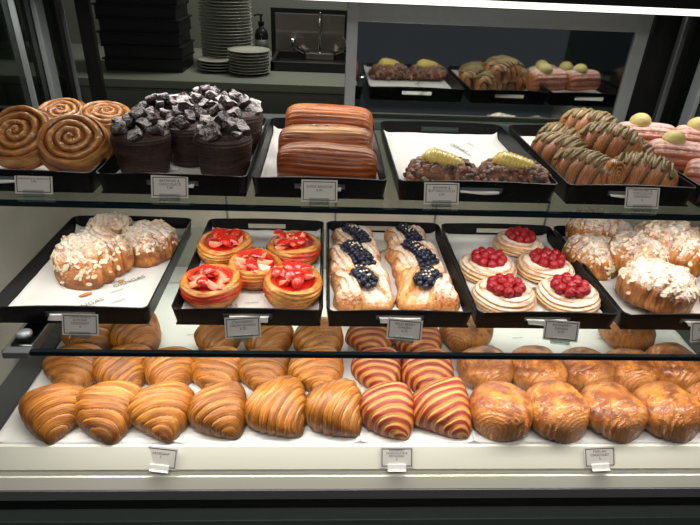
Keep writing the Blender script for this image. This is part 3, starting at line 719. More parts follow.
def liner(x0, x1, y0, y1, z, label, seed, rz=0, prz=0, lip=2.8, lipb=1.5, ink=True, group='parchment sheets in the trays'):
    w = x1 - x0; d = y1 - y0; me = parchment_mesh(w, d, seed, lip, lipb)
    o = link('parchment_sheet', me, None, ((x0 + x1) / 2, (y0 + y1) / 2, z), (0, 0, rz)); tag(o, label, 'baking paper', group)
    so = o.modifiers.new('s', 'SOLIDIFY'); so.thickness = .0002
    if ink: add_print(o, w, d, prz, seed)
    return o
ZU, ZM, ZD = 105.5, 80.0, 57.0
UY0, UY1, MY0, MY1 = 104.5, 149.5, 95.2, 139.2
def tl(x0, x1, y0, y1, z, what, seed, rz=0, prz=.6, lw=None, lipb=1.5):
    tray(x0, x1, y0, y1, z, 'black card tray under ' + what, seed, rz)
    a, b = lw if lw else (.9, .9)
    o = liner(x0 + a, x1 - b, y0 + .95, y1 - 1.4, z + .32, 'white parchment sheet under ' + what, seed, rz, prz, lipb=lipb)
    rnd = random.Random(seed); d = (y1 - 1.4) - (y0 + .95); l = rnd.uniform(3.8, 4.8); r_ = rnd.uniform(3.8, 4.8)   # paper edge poking out of the hand slot
    V = []; n = 9
    for i in range(n):
        t = i / (n - 1); x = -l + (l + r_) * t
        for (yy, zz) in ((-d / 2 + .05, 2.2), (-d / 2 - .9, 2.25 + .1 * math.sin(t * 7 + seed)), (-d / 2 - (1.9 if z < 100 else 1.15) - (1 if z < 100 else 0) * .3 * math.sin(t * 3.1), 1.9 + .18 * math.sin(t * 5 + seed))): V.append((x * (1 if yy > -d / 2 else .96), yy, zz))
    F = [(i * 3 + k, i * 3 + k + 1, i * 3 + k + 4, i * 3 + k + 3) for i in range(n - 1) for k in range(2)]
    ot = link('folded_edge', mesh('folded_edge', V, F, M['paper']), o); so = ot.modifiers.new('s', 'SOLIDIFY'); so.thickness = .0004
tl(-74.2, -45.6, UY0, UY1, ZU, 'the cinnamon spiral rolls', 11)
tl(-44.9, -15.0, UY0, UY1, ZU, 'the dark chocolate muffins', 12)
tl(-14.3, 13.2, UY0, UY1, ZU, 'the three fluted brioche loaves', 13)
tl(15.3, 48.6, UY0, UY1, ZU, 'the two crumble pastries with yellow fruit', 14, prz=-1.2)
tl(50.6, 78.2, UY0, UY1, ZU, 'the pistachio twists', 15)
tl(79.2, 106.4, UY0, UY1, ZU, 'the ridged rolls with lemon cream domes', 16)
tl(-67.3, -35.4, MY0, MY1, ZM, 'the three almond croissants at the left', 17, rz=.0, prz=.7)
tl(-30.9, 0.6, MY0, MY1, ZM, 'the strawberry danishes', 18, prz=.1)
tl(1.2, 32.6, MY0, MY1, ZM, 'the blueberry pastries', 19)
tl(33.2, 64.4, MY0, MY1, ZM, 'the raspberry danishes', 20, prz=.5)
tl(65.2, 101.5, MY0, MY1, ZM, 'the pile of sugared almond croissants', 21, prz=1.2)
for k, (a, b, w_) in enumerate(((-67.5, -31.5, 'plain croissants at the left end of the deck'), (-31.3, 9.0, 'plain croissants beside the striped ones'), (9.2, 34, 'red-striped croissants on the deck'), (34.2, 68, 'left half of the chocolate pastries on the deck'), (68.2, 103, 'right half of the chocolate pastries on the deck'))):
    liner(a, b, 84.9, 150, 56.92, 'white parchment sheet under the ' + w_, 30 + k, 0, [.15, .1, -.2, .1, .1][k], lip=0.05, lipb=.2, group='parchment sheets on the deck')

# ------------------------------------------------------------------ price labels
def price_label(lines, x, y, z, rz, lean, label, white=False, size=.78):
    r = empty('price_label', (x, y, z), (0, 0, rz)); tag(r, label, 'price label', 'price labels')
    W, Hh = 7.2, 4.4; a = math.radians(lean); rot = (PI / 2 - a, 0, 0)
    hz = .35
    c = MB().box(-W / 2, W / 2, 0, Hh, -.05, .05).build('card', M['card'], r, (0, 0, hz), rot)
    m = MB(); t = .13
    for (o_, th) in ((.32, .16),):
        x1 = W / 2 - o_; y0 = o_; y1 = Hh - o_
        m.box(-x1, x1, y0, y0 + th, .05, .075); m.box(-x1, x1, y1 - th, y1, .05, .075); m.box(-x1, -x1 + th, y0, y1, .05, .075); m.box(x1 - th, x1, y0, y1, .05, .075)
    m.build('printed_border', M['ink2'], c)
    me = textmesh('\n'.join(lines), size, spacing=.95); me.materials.clear(); me.materials.append(M['ink2'])
    # centre of card
    cy = Hh / 2 + (.15 if len(lines) > 2 else .3)
    link('printed_text', me, c, (0, cy + .1 * len(lines), .06))
    mm = M['white_plastic'] if white else M['acrylic']
    m = MB(); m.box(-2, 2, -.9, 2.6, 0.02, .28); m.box(-2.0, 2.0, -.35, .95, -.28, -.08 + .2, Matrix.Translation((0, -.28, hz)) @ Euler(rot).to_matrix().to_4x4())
    m.build('holder', mm, r, bevel=.06)
PL = [
 (['CINNAMON & HAZELNUT', '5.00'], -56.6, 103.4, ZU, 0, 'price label in front of the cinnamon spiral rolls', .55),
 (['BROWNIE &', 'CHOCOLATE', '7.00'], -30.2, 103.0, ZU, .02, 'price label in front of the dark chocolate muffins', .72),
 (['SUISSE BRIOCHE', '6.00'], -.6, 102.6, ZU, .0, 'price label in front of the fluted brioche loaves', .72),
 (['BANANA &', 'BUTTERSCOTCH', '6.50'], 24.2, 102.9, ZU, .03, 'price label in front of the crumble pastries with yellow fruit', .72),
 (['PISTACHIO &', 'CHOCOLATE', 'CROISSANT', '6'], 66.2, 103.0, ZU, .0, 'price label in front of the pistachio twists', .68),
 (['CHOCOLATE', 'ALMOND', 'CROISSANT', '6'], -48.2, 91.6, ZM, -.02, 'price label under the tray of three almond croissants', .68),
 (['STRAWBERRY', 'CREAM DANISH', '6.75'], -15.6, 91.2, ZM, .12, 'price label under the strawberry danish tray', .72),
 (['WILD BERRY', 'DANISH', '6.75'], 17.3, 91.0, ZM, -.14, 'price label under the blueberry pastry tray', .75),
 (['RASPBERRY', 'DANISH', '6.75'], 50.4, 91.2, ZM, -.13, 'price label under the raspberry danish tray', .75),
 (['ALMOND', 'CROISSANT', '6'], 82.3, 91.6, ZM, .12, 'price label under the pile of almond croissants', .72),
]
for ln, x, y, z, rz, lab, sz in PL: price_label(ln, x, y, z + .02, rz, 22, lab, size=sz)
DL = [(['CROISSANT', '5'], -33.3, -.14, 'price label on the white ledge below the plain croissants', .7),
      (['RASPBERRY', 'CHOCOLATE &', 'PISTACHIO', '6'], 17.0, .0, 'price label on the white ledge below the red-striped croissants', .66),
      (['PAIN AU', 'CHOCOLAT', '6'], 62.0, 0.05, 'price label on the white ledge below the chocolate pastries', .78)]
for ln, x, rz, lab, sz in DL:
    price_label(ln, x, 81.3, 53.1, rz, 34, lab, white=True, size=sz)

# ------------------------------------------------------------------ deck pastries
CV = [croissant_mesh(s) for s in (1, 2, 3, 4, 5)]
CS = [croissant_mesh(s, True) for s in (21, 22, 23)]
PV = [pac_mesh(s) for s in (1, 2, 3, 4)]
def put(name, me, x, y, z, rz, label, cat, group, sc=(1, 1, 1), rx=0, ry=0):
    o = link(name, me, None, (x, y, z), (rx, ry, rz)); o.scale = sc; tag(o, label, cat, group); return o
D = math.radians
G1 = 'plain butter croissants on the deck'
zc = ZD + .25
rowtxt = {1: 'in the front row', 2: 'in the second row', 3: 'in the back row behind the glass shelf edge'}
CL = [ # row, x, yfront, rz(deg), variant, scale, text
 (1, -57.6, 84.9, 12, 0, 1.0, 'plain croissant at the far left of the front row, tip pointing forward'),
 (1, -46.0, 84.9, 14, 1, 1.0, 'plain croissant second from the left in the front row, one thick diagonal fold on top'),
 (1, -34.4, 85.0, 26, 2, 1.0, 'plain croissant third from the left in the front row, above the ledge price label'),
 (1, -22.0, 85.2, 38, 3, 1.0, 'plain croissant fourth from the left in the front row, tip pointing right'),
 (1, -9.2, 85.2, 42, 4, 1.04, 'plain croissant fifth from the left in the front row, with a raised diagonal fold'),
 (1, 3.6, 85.3, 42, 0, 1.04, 'plain croissant in the front row directly left of the red-striped ones'),
 (2, -58.6, 99.2, 14, 2, .97, 'plain croissant at the far left of the second row'),
 (2, -47.0, 98.6, 22, 4, .97, 'plain croissant second from the left in the second row'),
 (2, -36.0, 98.8, 8, 0, .97, 'plain croissant third from the left in the second row'),
 (2, -24.5, 98.8, 10, 1, .93, 'plain croissant fourth from the left in the second row, glossy top'),
 (2, -13.3, 99.0, 12, 3, .95, 'plain croissant fifth from the left in the second row'),
 (2, -.6, 98.9, 24, 2, .98, 'plain croissant in the second row directly left of the red-striped ones'),
 (3, -60.0, 113.4, 40, 1, .95, 'plain croissant behind the glass shelf at the far left, under a price label'),
 (3, -48.4, 113.4, 50, 3, .97, 'plain croissant behind the glass shelf, second from the left, lying sideways'),
 (3, -26.5, 112.6, 18, 4, .88, 'plain croissant in the back row alone left of the strawberry danish label'),
 (3, -13.6, 111.6, 12, 0, .95, 'plain croissant in the back row directly below the strawberry danish label'),
 (3, -.2, 111.2, 30, 2, .97, 'plain croissant in the back row directly left of the red-striped ones'),
]
for row, x, yf, rz, v, sc, lab in CL:
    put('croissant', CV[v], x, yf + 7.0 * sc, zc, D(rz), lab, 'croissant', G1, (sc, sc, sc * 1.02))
SL = [(15.6, 85.4, 32, 0, 1.0, 'left red-striped croissant in the front row, above the ledge label'),
      (28.4, 85.4, 40, 1, 1.03, 'right red-striped croissant in the front row, beside the chocolate pastries'),
      (14.6, 99.0, 14, 2, .95, 'left red-striped croissant in the second row'),
      (26.8, 98.0, 24, 0, 1.0, 'right red-striped croissant in the second row'),
      (14.2, 112.2, 12, 1, .93, 'left red-striped croissant in the third row, behind the glass shelf edge'),
      (26.6, 110.8, 26, 2, .95, 'right red-striped croissant in the third row, below the wild berry label'),
      (12.6, 125.0, 14, 0, .85, 'left red-striped croissant at the very back, below the blueberry tray'),
      (25.6, 123.5, 20, 1, .9, 'right red-striped croissant at the very back, below the blueberry tray')]
for x, yf, rz, v, sc, lab in SL:
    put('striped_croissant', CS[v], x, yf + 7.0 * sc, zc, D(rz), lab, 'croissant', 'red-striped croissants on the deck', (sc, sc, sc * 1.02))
QL = [(41.4, 85.4, -28, 0, 1.0, 'chocolate pastry in the front row directly right of the striped croissants'),
      (53.8, 85.4, 24, 1, 1.0, 'chocolate pastry second from the left in the front row'),
      (67.0, 85.4, 14, 2, .98, 'chocolate pastry in the front row directly above the pain au chocolat label'),
      (80.2, 85.5, 24, 3, 1.0, 'chocolate pastry in the front row right of the one above the label'),
      (93.0, 85.8, 20, 0, 1.0, 'chocolate pastry at the right end of the front row, cut off by the frame'),
      (41.6, 100.4, 24, 3, .92, 'glossy chocolate pastry in the second row beside the striped croissants'),
      (54.2, 99.6, 8, 2, .95, 'glossy chocolate pastry second from the left in the second row'),
      (66.8, 99.8, 10, 0, .93, 'glossy chocolate pastry in the middle of the second row'),
      (78.2, 100.0, 4, 1, .9, 'glossy chocolate pastry fourth in the second row'),
      (90.6, 100.6, 18, 2, .98, 'glossy chocolate pastry at the right end of the second row'),
      (40.2, 115.6, -40, 1, .95, 'chocolate pastry in the back row beside the striped croissants, below the trays'),
      (86.0, 116.5, 10, 3, .95, 'chocolate pastry in the back row at the right, below the almond croissant tray')]
for x, yf, rz, v, sc, lab in QL:
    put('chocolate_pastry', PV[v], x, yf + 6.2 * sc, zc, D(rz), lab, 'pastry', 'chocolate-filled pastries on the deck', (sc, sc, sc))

# crumbs
def crumb(x, y, z, s, label, rz=0, L=2.0):
    me = chunk_mesh(int(abs(x * 7) + 3), s, 'crumb', 'crumb', (170, 100, 45), (220, 150, 80), sub=2, box=False); me.materials.clear(); me.materials.append(M['crumb'])
    o = link('pastry_crumb', me, None, (x, y, z), (0, 0, rz)); o.scale = (L, 1, .55); tag(o, label, 'crumb', 'loose pastry crumbs')
crumb(-52.6, 106, ZM + .75, .5, 'elongated brown crumb on the paper in front of the almond croissants', .6, 2.6)
crumb(-57, 101, ZM + .65, .35, 'small crumb on the paper near the front left tray edge', 0, 1.3)
crumb(-52.2, 101.2, ZM + .65, .33, 'small dark crumb left of the tray front on the almond paper', .5, 1.3)
crumb(-46.6, 112, ZM + .7, .42, 'flake crumb between the two front almond croissants', .3, 1.2)
crumb(-36.9, 114.5, ZM + .7, .5, 'rounded crumb at the right edge of the almond croissant paper', .3, 1.3)
crumb(61.5, 104, ZD + .6, .45, 'crumb on the deck paper right of the raspberry danish label', .3, 1.4)
crumb(51, 108.5, ZD + .6, .4, 'crumb on the deck paper below the raspberry danish label', 1.3, 1.4)

# ------------------------------------------------------------------ almond croissants
def flakes(me_src, n, seed, parent):
    rnd = random.Random(seed); V = []; F = []
    polys = [p for p in me_src.polygons if p.normal.z > .15]
    for k in range(n):
        p = rnd.choice(polys); c = p.center / S; nn = (p.normal + Vector((rnd.uniform(-.35, .35), rnd.uniform(-.35, .35), rnd.uniform(-.1, .3)))).normalized()
        q = nn.to_track_quat('Z', 'Y').to_matrix() @ Euler((0, 0, rnd.uniform(0, 6))).to_matrix()
        a = rnd.uniform(.45, .78); b = a * rnd.uniform(.5, .65); h = .14; base = len(V); m_ = 8
        for zz in (.05, .05 + h):
            for j in range(m_):
                t = 2 * PI * j / m_; V.append(tuple(c + q @ Vector((a * math.cos(t) * (1 + .15 * math.cos(t)), b * math.sin(t), zz + .06 * math.cos(t)))))
        F.append(tuple(base + m_ + j for j in range(m_)))
        for j in range(m_): F.append((base + j, base + (j + 1) % m_, base + m_ + (j + 1) % m_, base + m_ + j))
    me = mesh('flakes', V, F, M['flake'], smooth=False); o = link('flaked_almonds', me, parent); o['kind'] = 'stuff'; return o
AV = [almond_mesh(s) for s in (3, 6, 8)]
def almond(x, y, z, rz, v, sc, lab, group, rx=0, ry=0, n=190):
    r = empty('almond_croissant', (x, y, z), (rx, ry, rz)); tag(r, lab, 'almond croissant', group)
    b = link('crust', AV[v], r); f = flakes(AV[v], n, int(x * 3 + 500), r)
    r.scale = (sc, sc, sc); return r
za = ZM + .55
GA = 'almond croissants in the left tray'; GB = 'almond croissants piled in the right tray'
almond(-54.0, 116.6, za, D(-30), 0, 1.0, 'sugared almond croissant in the front of the left tray, darker front edge', GA)
almond(-43.6, 125.6, za, D(-25), 1, .84, 'rounder sugared almond croissant at the right of the left tray', GA)
almond(-55.5, 132.5, za, D(-80), 2, .74, 'sugared almond croissant half hidden at the back of the left tray', GA)
almond(77.4, 105.6, za + 1.0, D(46), 1, .98, 'flat almond croissant at the front of the right pile, thickly covered with flakes', GB, ry=.12)
almond(70.0, 123.0, za, D(20), 0, .84, 'almond croissant lying along the left wall of the right tray', GB)
almond(79.2, 118.6, za + 2.6, D(28), 2, .88, 'curled almond croissant in the middle of the right pile', GB)
almond(88.0, 121.5, za + 3.2, D(50), 0, 1.05, 'large almond croissant on top at the right of the pile', GB, rx=.1)
almond(74.6, 134.4, za + 3.0, D(85), 1, .80, 'almond croissant at the back of the right pile, partly behind the shelf edge', GB)
almond(96.0, 104.5, za, D(20), 2, .8, 'dark almond croissant at the right edge of the frame beside the pile', GB)
almond(82.5, 129.5, za, D(80), 2, .95, 'almond croissant buried under the back of the right pile', GB, n=30)

# ------------------------------------------------------------------ strawberry danishes
def wedge_mesh(seed):
    rnd = random.Random(seed); h = 3.3 * rnd.uniform(.85, 1.15); a = 1.55; rows = 8; n = 10; ang = 1.9
    V = []; C = []; F = []
    red = lin((192, 26, 20)); red2 = lin((216, 56, 36)); pale = lin((250, 186, 150)); mid = lin((236, 100, 66))
    for i in range(rows):
        t = i / (rows - 1); rr = a * max(.12, math.sin(PI * min(1, t * .78 + .16)) ** .75); z = (t - .5) * h
        row = [(0, 0, z)] + [(rr * math.cos(-ang / 2 + ang * j / (n - 1)), rr * math.sin(-ang / 2 + ang * j / (n - 1)), z) for j in range(n)]
        V += row
    m = n + 1
    V2 = []; 
    def quad(a_, b_, c_, d_, cols):
        k = len(V2)
        for p, c in zip((a_, b_, c_, d_), cols): V2.append(p); C.append(c)
        F.append((k, k + 1, k + 2, k + 3))
    for i in range(rows - 1):
        A = V[i * m:(i + 1) * m]; B = V[(i + 1) * m:(i + 2) * m]
        for j in range(1, n): quad(A[j], A[j + 1], B[j + 1], B[j], [red if (i + j) % 3 else red2] * 4)
        quad(A[0], A[1], B[1], B[0], [pale, mid, mid, pale]); quad(A[n], A[0], B[0], B[n], [mid, pale, pale, mid])
    for row, col in ((V[:m], mid), (V[-m:], pale)):
        k = len(V2); V2.extend(row); C.extend([col] * m); F.append(tuple(range(k, k + m)) if col is pale else tuple(range(k, k + m))[::-1])
    V2 = np.array(V2); me = mesh('strawberry_wedge', V2, F, M['straw'], np.array(C), V2, np.zeros(len(V2)), smooth=False); return me
WV = [wedge_mesh(s) for s in range(4)]
SD = [straw_dough(s) for s in (1, 2, 3)]
jm = MB(); jm.lathe([(4.3, 0), (4.35, .25), (4.0, .45), (2, .5), (.1, .5)], n=32); JAM = mesh('jam', jm.V, jm.F, M['jam'], smooth=True)
def straw_danish(x, y, rz, v, sc, lab, z=ZM + .55):
    r = empty('strawberry_danish', (x, y, z), (0, 0, rz)); tag(r, lab, 'danish', 'strawberry danishes in the tray')
    link('dough', SD[v], r); link('jam', JAM, r, (0, 0, 4.05))
    rnd = random.Random(int(x * 10) + v * 5)
    for k in range(13):
        a = k * 2.4 + v; rad = [0.2, 1.5, 3.3, 1.5, 2.9, 3.6, 2.4, 3.7, 2.2, 3.3, 3.8, 1.0, 3.9][k]
        zz = 5.2 + (1.0 if rad < 1.8 else .35) + rnd.uniform(-.1, .35)
        link('strawberry_piece', WV[k % 4], r, (rad * math.cos(a), rad * math.sin(a), zz), Euler((rnd.uniform(-.6, .6), (PI / 2 if rnd.random() < .6 else -PI / 2) + rnd.uniform(-.6, .6), rnd.uniform(0, 6))))
    r.scale = (sc, sc, sc)
straw_danish(-24.4, 105.6, 0.3, 0, 1.04, 'strawberry danish at the front left corner of its tray')
straw_danish(-6.2, 105.8, 2.4, 1, 1.04, 'strawberry danish at the front right corner, red jam running round its side')
straw_danish(-15.4, 113.6, 4.0, 2, 1.0, 'strawberry danish in the centre of the five, red streak around its waist')
straw_danish(-24.2, 123.8, 1.2, 1, 1.06, 'strawberry danish at the back left, filled with dark red pieces')
straw_danish(-7.0, 123.4, 5.2, 0, 1.06, 'strawberry danish at the back right, heaped with pale-cut berries')

# ------------------------------------------------------------------ raspberry danishes
RB = rasp_berry_mesh(); RD = [rasp_dough(s) for s in (1, 2, 3)]
def rasp_danish(x, y, rz, v, sc, lab):
    r = empty('raspberry_danish', (x, y, ZM + .55), (0, 0, rz)); tag(r, lab, 'danish', 'raspberry danishes in the tray')
    link('dough', RD[v], r); rnd = random.Random(int(x))
    m = MB(); m.lathe([(3.5, 0), (3.4, .35), (2, .5), (.1, .5)], n=28); m.build('cream', M['cream'], r, (0, 0, 3.1), smooth=True)
    sp = [(3.25 * math.cos(k * PI / 4.5), 3.25 * math.sin(k * PI / 4.5), 4.4) for k in range(9)] + [(1.2 * math.cos(k * 2.1), 1.2 * math.sin(k * 2.1), 4.9) for k in range(3)]
    for p in sp:
        o = link('raspberry', RB, r, (p[0], p[1], p[2] + rnd.uniform(-.1, .15)), (rnd.uniform(-.5, .5), rnd.uniform(-.5, .5), rnd.uniform(0, 6))); o.scale = (1.02,) * 3
    r.scale = (sc, sc, sc)
rasp_danish(42.2, 105.6, .4, 0, 1.0, 'raspberry danish at the front left of its tray')
rasp_danish(57.4, 106.0, 2.2, 1, 1.0, 'raspberry danish at the front right, tilted rings on its left side')
rasp_danish(41.6, 118.6, 1.2, 2, 1.0, 'raspberry danish in the middle row at the left')
rasp_danish(56.6, 119.0, 3.4, 0, 1.0, 'raspberry danish in the middle row at the right')
rasp_danish(54.0, 132.4, 5.0, 1, .92, 'raspberry danish alone at the back of its tray')

# ------------------------------------------------------------------ blueberry pastries
BB = blue_mesh(); BV = {}
def berry_pastry(x, y, rz, seed, mirror, sc, lab, round_=False, z=ZM + .55):
    k = (seed, mirror)
    if k not in BV: BV[k] = berry_dough_mesh(seed, mirror)
    r = empty('blueberry_pastry', (x, y, z), (0, 0, rz)); tag(r, lab, 'pastry', 'blueberry pastries in the tray')
    link('dough', BV[k], r); rnd = random.Random(seed * 9 + int(x))
    dirv = Vector((-.42 * mirror, .9, 0)).normalized(); per = Vector((.9 * mirror, .42, 0)).normalized()
    n = 0; L = 3.4 if round_ else 5.6
    for layer, (zz, ww, ll) in enumerate(((3.9, 1.8, L), (4.9, 1.25, L - 1.0))):
        s_ = -ll
        while s_ <= ll + .01:
            for w_ in ((-ww * 1.25, -ww * .42, ww * .42, ww * 1.25) if layer == 0 else (-ww, 0, ww)):
                if round_ and abs(s_) > 2.6 and abs(w_) > 1.6: continue
                p = dirv * (s_ + rnd.uniform(-.25, .25) + (.7 if w_ == 0 else 0)) + per * (w_ + rnd.uniform(-.2, .2))
                sag = 1.7 * max(0, (abs(s_) / 7.2)) ** 3
                link('blueberry', BB, r, (p.x, p.y, zz + .5 - sag + rnd.uniform(-.1, .25)), (rnd.uniform(-1, 1), rnd.uniform(-1, 1), rnd.uniform(0, 6)))
            s_ += 1.35
    # few pale crumbs among the berries
    m = MB()
    for q in range(10):
        p = dirv * rnd.uniform(-2.5, 2.5) + per * rnd.uniform(-1, 1); m.lathe([(.2, 0), (.32, .15), (.15, .35)], c=(p.x, p.y, 6.05 + rnd.uniform(-.2, .3)), n=6)
    m.build('crumble_crumbs', M['flake'], r, smooth=True)
    r.scale = (sc, sc, sc)
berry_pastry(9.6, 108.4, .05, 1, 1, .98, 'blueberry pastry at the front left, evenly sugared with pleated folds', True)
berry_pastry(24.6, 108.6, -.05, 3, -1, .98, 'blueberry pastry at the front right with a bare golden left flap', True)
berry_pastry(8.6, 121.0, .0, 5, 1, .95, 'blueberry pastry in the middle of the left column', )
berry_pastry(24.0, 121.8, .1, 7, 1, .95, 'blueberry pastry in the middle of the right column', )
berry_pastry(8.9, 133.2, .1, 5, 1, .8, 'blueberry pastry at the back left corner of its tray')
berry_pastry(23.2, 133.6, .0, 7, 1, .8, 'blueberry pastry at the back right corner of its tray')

# ------------------------------------------------------------------ upper shelf: spiral rolls
zu = ZU + .6
NV = [snail_mesh(s) for s in (1, 2)]
def snail(x, y, z, rx, rz, v, sc, lab):
    o = link('spiral_roll', NV[v], None, (x, y, z), (rx, 0, rz)); o.scale = (sc,) * 3; tag(o, lab, 'spiral roll', 'cinnamon spiral rolls')
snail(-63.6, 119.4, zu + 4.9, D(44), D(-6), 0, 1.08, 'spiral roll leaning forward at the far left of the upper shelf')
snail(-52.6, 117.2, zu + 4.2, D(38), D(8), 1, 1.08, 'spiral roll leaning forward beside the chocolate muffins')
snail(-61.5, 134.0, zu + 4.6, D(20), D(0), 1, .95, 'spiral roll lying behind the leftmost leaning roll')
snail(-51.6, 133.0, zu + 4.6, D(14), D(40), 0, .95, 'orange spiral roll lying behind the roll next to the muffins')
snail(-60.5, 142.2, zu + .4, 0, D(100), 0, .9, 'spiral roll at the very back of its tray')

# muffins
MU = [muffin_mesh(s) for s in (1, 2)]; CH = [chunk_mesh(s, 1.35) for s in range(6)]
def muffin(x, y, rz, v, sc, lab):
    r = empty('chocolate_muffin', (x, y, zu), (0, 0, rz)); tag(r, lab, 'muffin', 'dark chocolate muffins'); link('body', MU[v], r)
    rnd = random.Random(int(x * 3 + y)); k = 0
    for ring, (n, rad, z0) in enumerate(((7, 4.6, 10.0), (4, 2.3, 11.2), (1, .3, 12.4))):
        for j in range(n):
            a = 2 * PI * j / n + ring * .5 + rnd.uniform(-.2, .2)
            o = link('brownie_chunk', CH[rnd.randrange(6)], r, (rad * math.cos(a), rad * math.sin(a), z0 + rnd.uniform(-.4, .7)), (rnd.uniform(-.7, .7), rnd.uniform(-.7, .7), rnd.uniform(0, 6))); o.scale = (rnd.uniform(.85, 1.2),) * 3
    r.scale = (sc,) * 3
muffin(-38.6, 116.6, .3, 0, .97, 'chocolate muffin at the front left, next to the spiral rolls')
muffin(-21.4, 116.4, 1.8, 1, .97, 'chocolate muffin at the front right, lit brownish side')
muffin(-30.0, 124.6, 3.0, 0, .95, 'chocolate muffin between and just behind the two front ones')
muffin(-37.2, 131.6, 4.1, 1, 1.02, 'chocolate muffin at the back left, chunks piled highest')
muffin(-29.4, 139.8, 5.0, 0, 1.02, 'chocolate muffin in the middle of the back row')
muffin(-21.0, 133.0, 2.2, 1, 1.03, 'chocolate muffin at the back right beside the brioche tray')

# loaves
LV = [loaf_mesh(1), loaf_mesh(2, True), loaf_mesh(4)]
def loaf(x, y, z, rz, v, lab, chips=False, rx=0):
    r = empty('fluted_brioche', (x, y, z), (rx, 0, rz)); tag(r, lab, 'brioche loaf', 'fluted brioche loaves'); link('crust', LV[v], r)
    rnd = random.Random(v)
    if chips:
        for k in range(12):
            o = link('chocolate_chip', CH[k % 6], r, (-7 + 1.35 * k + rnd.uniform(-.4, .4), .6 + rnd.uniform(-.4, .5), 7.75 - .015 * (k - 5.5) ** 2), (0, 0, k)); o.scale = (.4,) * 3
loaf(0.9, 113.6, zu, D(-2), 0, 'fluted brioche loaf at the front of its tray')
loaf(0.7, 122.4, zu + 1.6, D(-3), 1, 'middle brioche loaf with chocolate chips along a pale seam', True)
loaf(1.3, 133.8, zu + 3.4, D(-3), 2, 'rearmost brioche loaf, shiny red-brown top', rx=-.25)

# crumble pastries
CC = [chunk_mesh(100 + s, .55, 'nut', 'crumble', (112, 74, 54), (168, 124, 98), 2, False) for s in range(4)]
def crumble(x, y, rz, seed, lab):
    r = empty('crumble_pastry', (x, y, zu), (0, 0, rz)); tag(r, lab, 'crumble pastry', 'crumble pastries with yellow fruit')
    def prof(T): return np.clip(1 - np.abs(T) ** 4, 0, 1) ** .4
    me = rolled('base', 15.5, 4.6, 2.6, prof, lambda T, P: 1 + 0 * T, lambda T, PH, P: mixc(lin((92, 56, 38)), lin((140, 88, 56)), np.clip(.5 + noise(P, seed), 0, 1)), M['crumble_base'], N=40, K=32, e=.8, flat=.85, lump=.05, axis='X', lift=.3)
    link('pastry_base', me, r)
    rnd = random.Random(seed); V = []; F = []
    for k in range(300):
        t = rnd.uniform(-1, 1); u = rnd.uniform(-1, 1); px = t * 7.6; py = u * 4.9
        if rnd.random() < .0: continue
        hz = 4.3 * max(0, (1 - abs(t) ** 4)) ** .5 * max(0, 1 - abs(u) ** 3) ** .5
        s_ = rnd.uniform(.5, .85); src = CC[k % 4]; b0 = len(V); R3 = Euler((rnd.uniform(0, 6), rnd.uniform(0, 6), 0)).to_matrix()
        V += [tuple(R3 @ (v.co / S) * s_ / .55 + Vector((px, py, max(.5, hz * 1.12 + .3)))) for v in src.vertices]; F += [tuple(b0 + i for i in p.vertices) for p in src.polygons]
    V = np.array(V); c = mixc(lin((70, 44, 34)), lin((150, 106, 82)), np.clip(.5 + 1.2 * noise(V * .8, seed), 0, 1))
    o = link('crumble_topping', mesh('crumble', V, F, M['crumble'], c, V, np.ones(len(V))), r); o['kind'] = 'stuff'
    # fanned yellow fruit
    N_, K_ = 60, 28; t = np.linspace(-1, 1, N_); ph = np.linspace(0, 2 * PI, K_, endpoint=False); T, PH = np.meshgrid(t, ph, indexing='ij')
    f = frac(T * 5.5); kk = np.clip(1 - np.abs(T) ** 3, 0, 1) ** .5 * (1.1 - .3 * T)
    rr = kk * (1 + .16 * (1 - f))
    P = np.stack([T * 3.9 + .25 * np.sin(PH), 1.9 * rr * np.cos(PH), 1.5 * rr * np.sin(PH)], -1)
    link('yellow_fruit_fan', gridmesh('fan', P, M['curl']), r, (-.3, -.3, 5.7), (0, .12, -.25)).scale = (1.15, 1.1, .9)
crumble(26.2, 113.8, D(-6), 1, 'crumble pastry with yellow fruit at the left, above the price label')
crumble(41.6, 113.2, D(-4), 2, 'crumble pastry with yellow fruit at the right, beside the pistachio twists')

# twists
TV = [twist_mesh(s) for s in (1, 2, 3)]
def icing_mesh(seed):
    rnd = random.Random(seed); pts = []
    for k in range(90):
        t = -1 + 2 * k / 89; y = t * 6.6; x = 3.5 * math.sin(k * .5 + seed); kk = max(0, 1 - abs(t) ** 3.2) ** .45 ** 1
        zt = (4.0 * 1.05 * math.sqrt(max(0, 1 - (x / 4.6) ** 2)) + 3.0) * (kk ** .5) + .15; pts.append((x + rnd.uniform(-.2, .2), y, zt + rnd.uniform(-.1, .15)))
    m = MB(); m.tube(pts, [rnd.uniform(.3, .5) for _ in pts], 8); return mesh('icing', m.V, m.F, M['pist'], smooth=True)
IV = [icing_mesh(s) for s in (1, 2, 3)]
def twist(x, y, z, rz, v, lab, rx=0, sc=1):
    r = empty('pistachio_twist', (x, y, z), (rx, 0, rz)); tag(r, lab, 'twist pastry', 'pistachio twists'); link('dough', TV[v], r); link('pistachio_icing', IV[v], r); r.scale = (sc,) * 3
twist(58.8, 116.2, zu, D(38), 0, 'pistachio twist at the front left of its tray, rolled end facing forward')
re_ = link('rolled_end', snail_mesh(5), bpy.data.objects['pistachio_twist'], (.2, -5.6, 3.6), (PI / 2 - .25, 0, 0)); re_.scale = (.6, .52, .42)
twist(71.2, 114.8, zu, D(58), 1, 'pistachio twist at the front right of its tray', )
twist(56.6, 126.4, zu + .6, D(38), 2, 'pistachio twist behind the front left one, beside the crumble pastry')
twist(67.0, 124.4, zu + 4.0, D(50), 0, 'pistachio twist lying on top in the middle of the pile')
twist(61.4, 135.4, zu + .6, D(45), 1, 'pistachio twist at the back left of the pile')
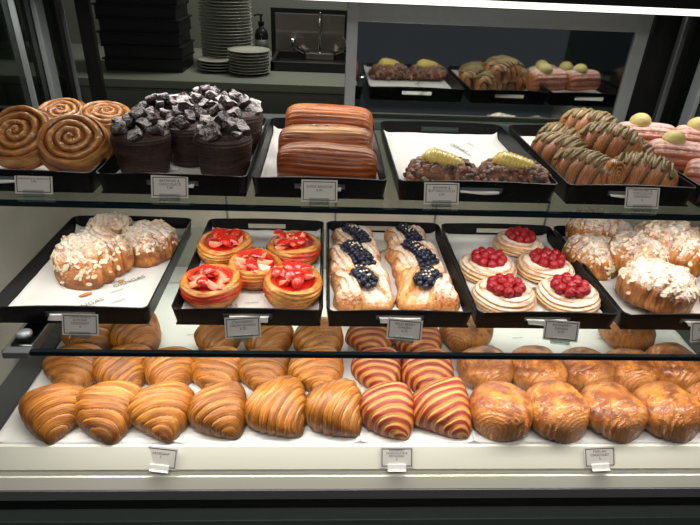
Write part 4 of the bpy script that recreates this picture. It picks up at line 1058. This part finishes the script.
twist(66.2, 134.6, zu + 4.6, D(48), 2, 'uppermost pistachio twist at the back of the pile')
twist(73.0, 127.4, zu + .2, D(40), 2, 'pistachio twist low at the back right of the pile')
# lemon rolls
KV = [pink_mesh(s) for s in (1, 2)]
def dome_mesh():
    nu, nv = 16, 28; U = np.linspace(.02, PI - .02, nu); W = np.linspace(0, 2 * PI, nv, endpoint=False); A, B = np.meshgrid(U, W, indexing='ij')
    P = np.stack([3.0 * np.sin(A) * np.cos(B), 3.0 * np.sin(A) * np.sin(B), 2.7 * np.cos(A)], -1); P += .06 * noise(P * 1.5)[..., None]
    return gridmesh('dome', P, M['lemon'], flip=True)
DM = dome_mesh()
def lroll(x, y, z, rz, v, lab):
    r = empty('lemon_roll', (x, y, z), (0, 0, rz)); tag(r, lab, 'filled roll', 'ridged rolls with lemon cream'); link('dough', KV[v], r); link('lemon_cream', DM, r, (0.6, 1.8, 6.9)).scale = (.85,) * 3
lroll(81.8, 135.5, zu + 2.2, D(78), 0, 'ridged roll with lemon cream at the back left')
lroll(95.5, 133.0, zu + 2.2, D(72), 1, 'ridged roll with lemon cream at the back right')
lroll(84.8, 124.6, zu + 1.0, D(76), 1, 'ridged roll with lemon cream in the middle row')
lroll(95.0, 120.8, zu + 1.0, D(68), 0, 'ridged roll with lemon cream in the middle row near the frame edge')
lroll(88.2, 112.6, zu, D(60), 0, 'ridged roll with lemon cream at the front, nearest the twists')

# ------------------------------------------------------------------ lights of the place
kl = strip(-60, 60, 340, 258, 0, 'kitchen_ceiling_lamp', 40, 0, 26, col=(1, .96, .88))
rl = strip(-100, 130, -20, 255, 0, 'shop_ceiling_lamp', 60, 0, 24, col=(1, .93, .84))
w = bpy.data.worlds.new('world'); SC.world = w; w.use_nodes = True
w.node_tree.nodes['Background'].inputs[0].default_value = (.8, .9, 1, 1); w.node_tree.nodes['Background'].inputs[1].default_value = .06

# ------------------------------------------------------------------ camera (solved from the photograph's vanishing points)
f_, p_, y_, r_ = 552.0, .5134, .0599, .0463
Fv = Vector((math.sin(y_) * math.cos(p_), math.cos(y_) * math.cos(p_), -math.sin(p_)))
Rv = Vector((math.cos(y_), -math.sin(y_), 0)); Uv = Rv.cross(Fv)
R2 = Rv * math.cos(r_) + Uv * math.sin(r_); U2 = -Rv * math.sin(r_) + Uv * math.cos(r_)
cam = bpy.data.cameras.new('camera'); co = bpy.data.objects.new('camera', cam); COL.objects.link(co)
mt = Matrix((R2, U2, -Fv)).transposed().to_4x4(); mt.translation = Vector((0, 0, 1.5)); co.matrix_world = mt
cam.sensor_width = 36; cam.lens = f_ / 700 * 36; cam.clip_start = .01
SC.camera = co
vs = SC.view_settings; vs.view_transform = 'Standard'; vs.look = 'None'; vs.exposure = 0; vs.gamma = 1; vs.use_curve_mapping = False
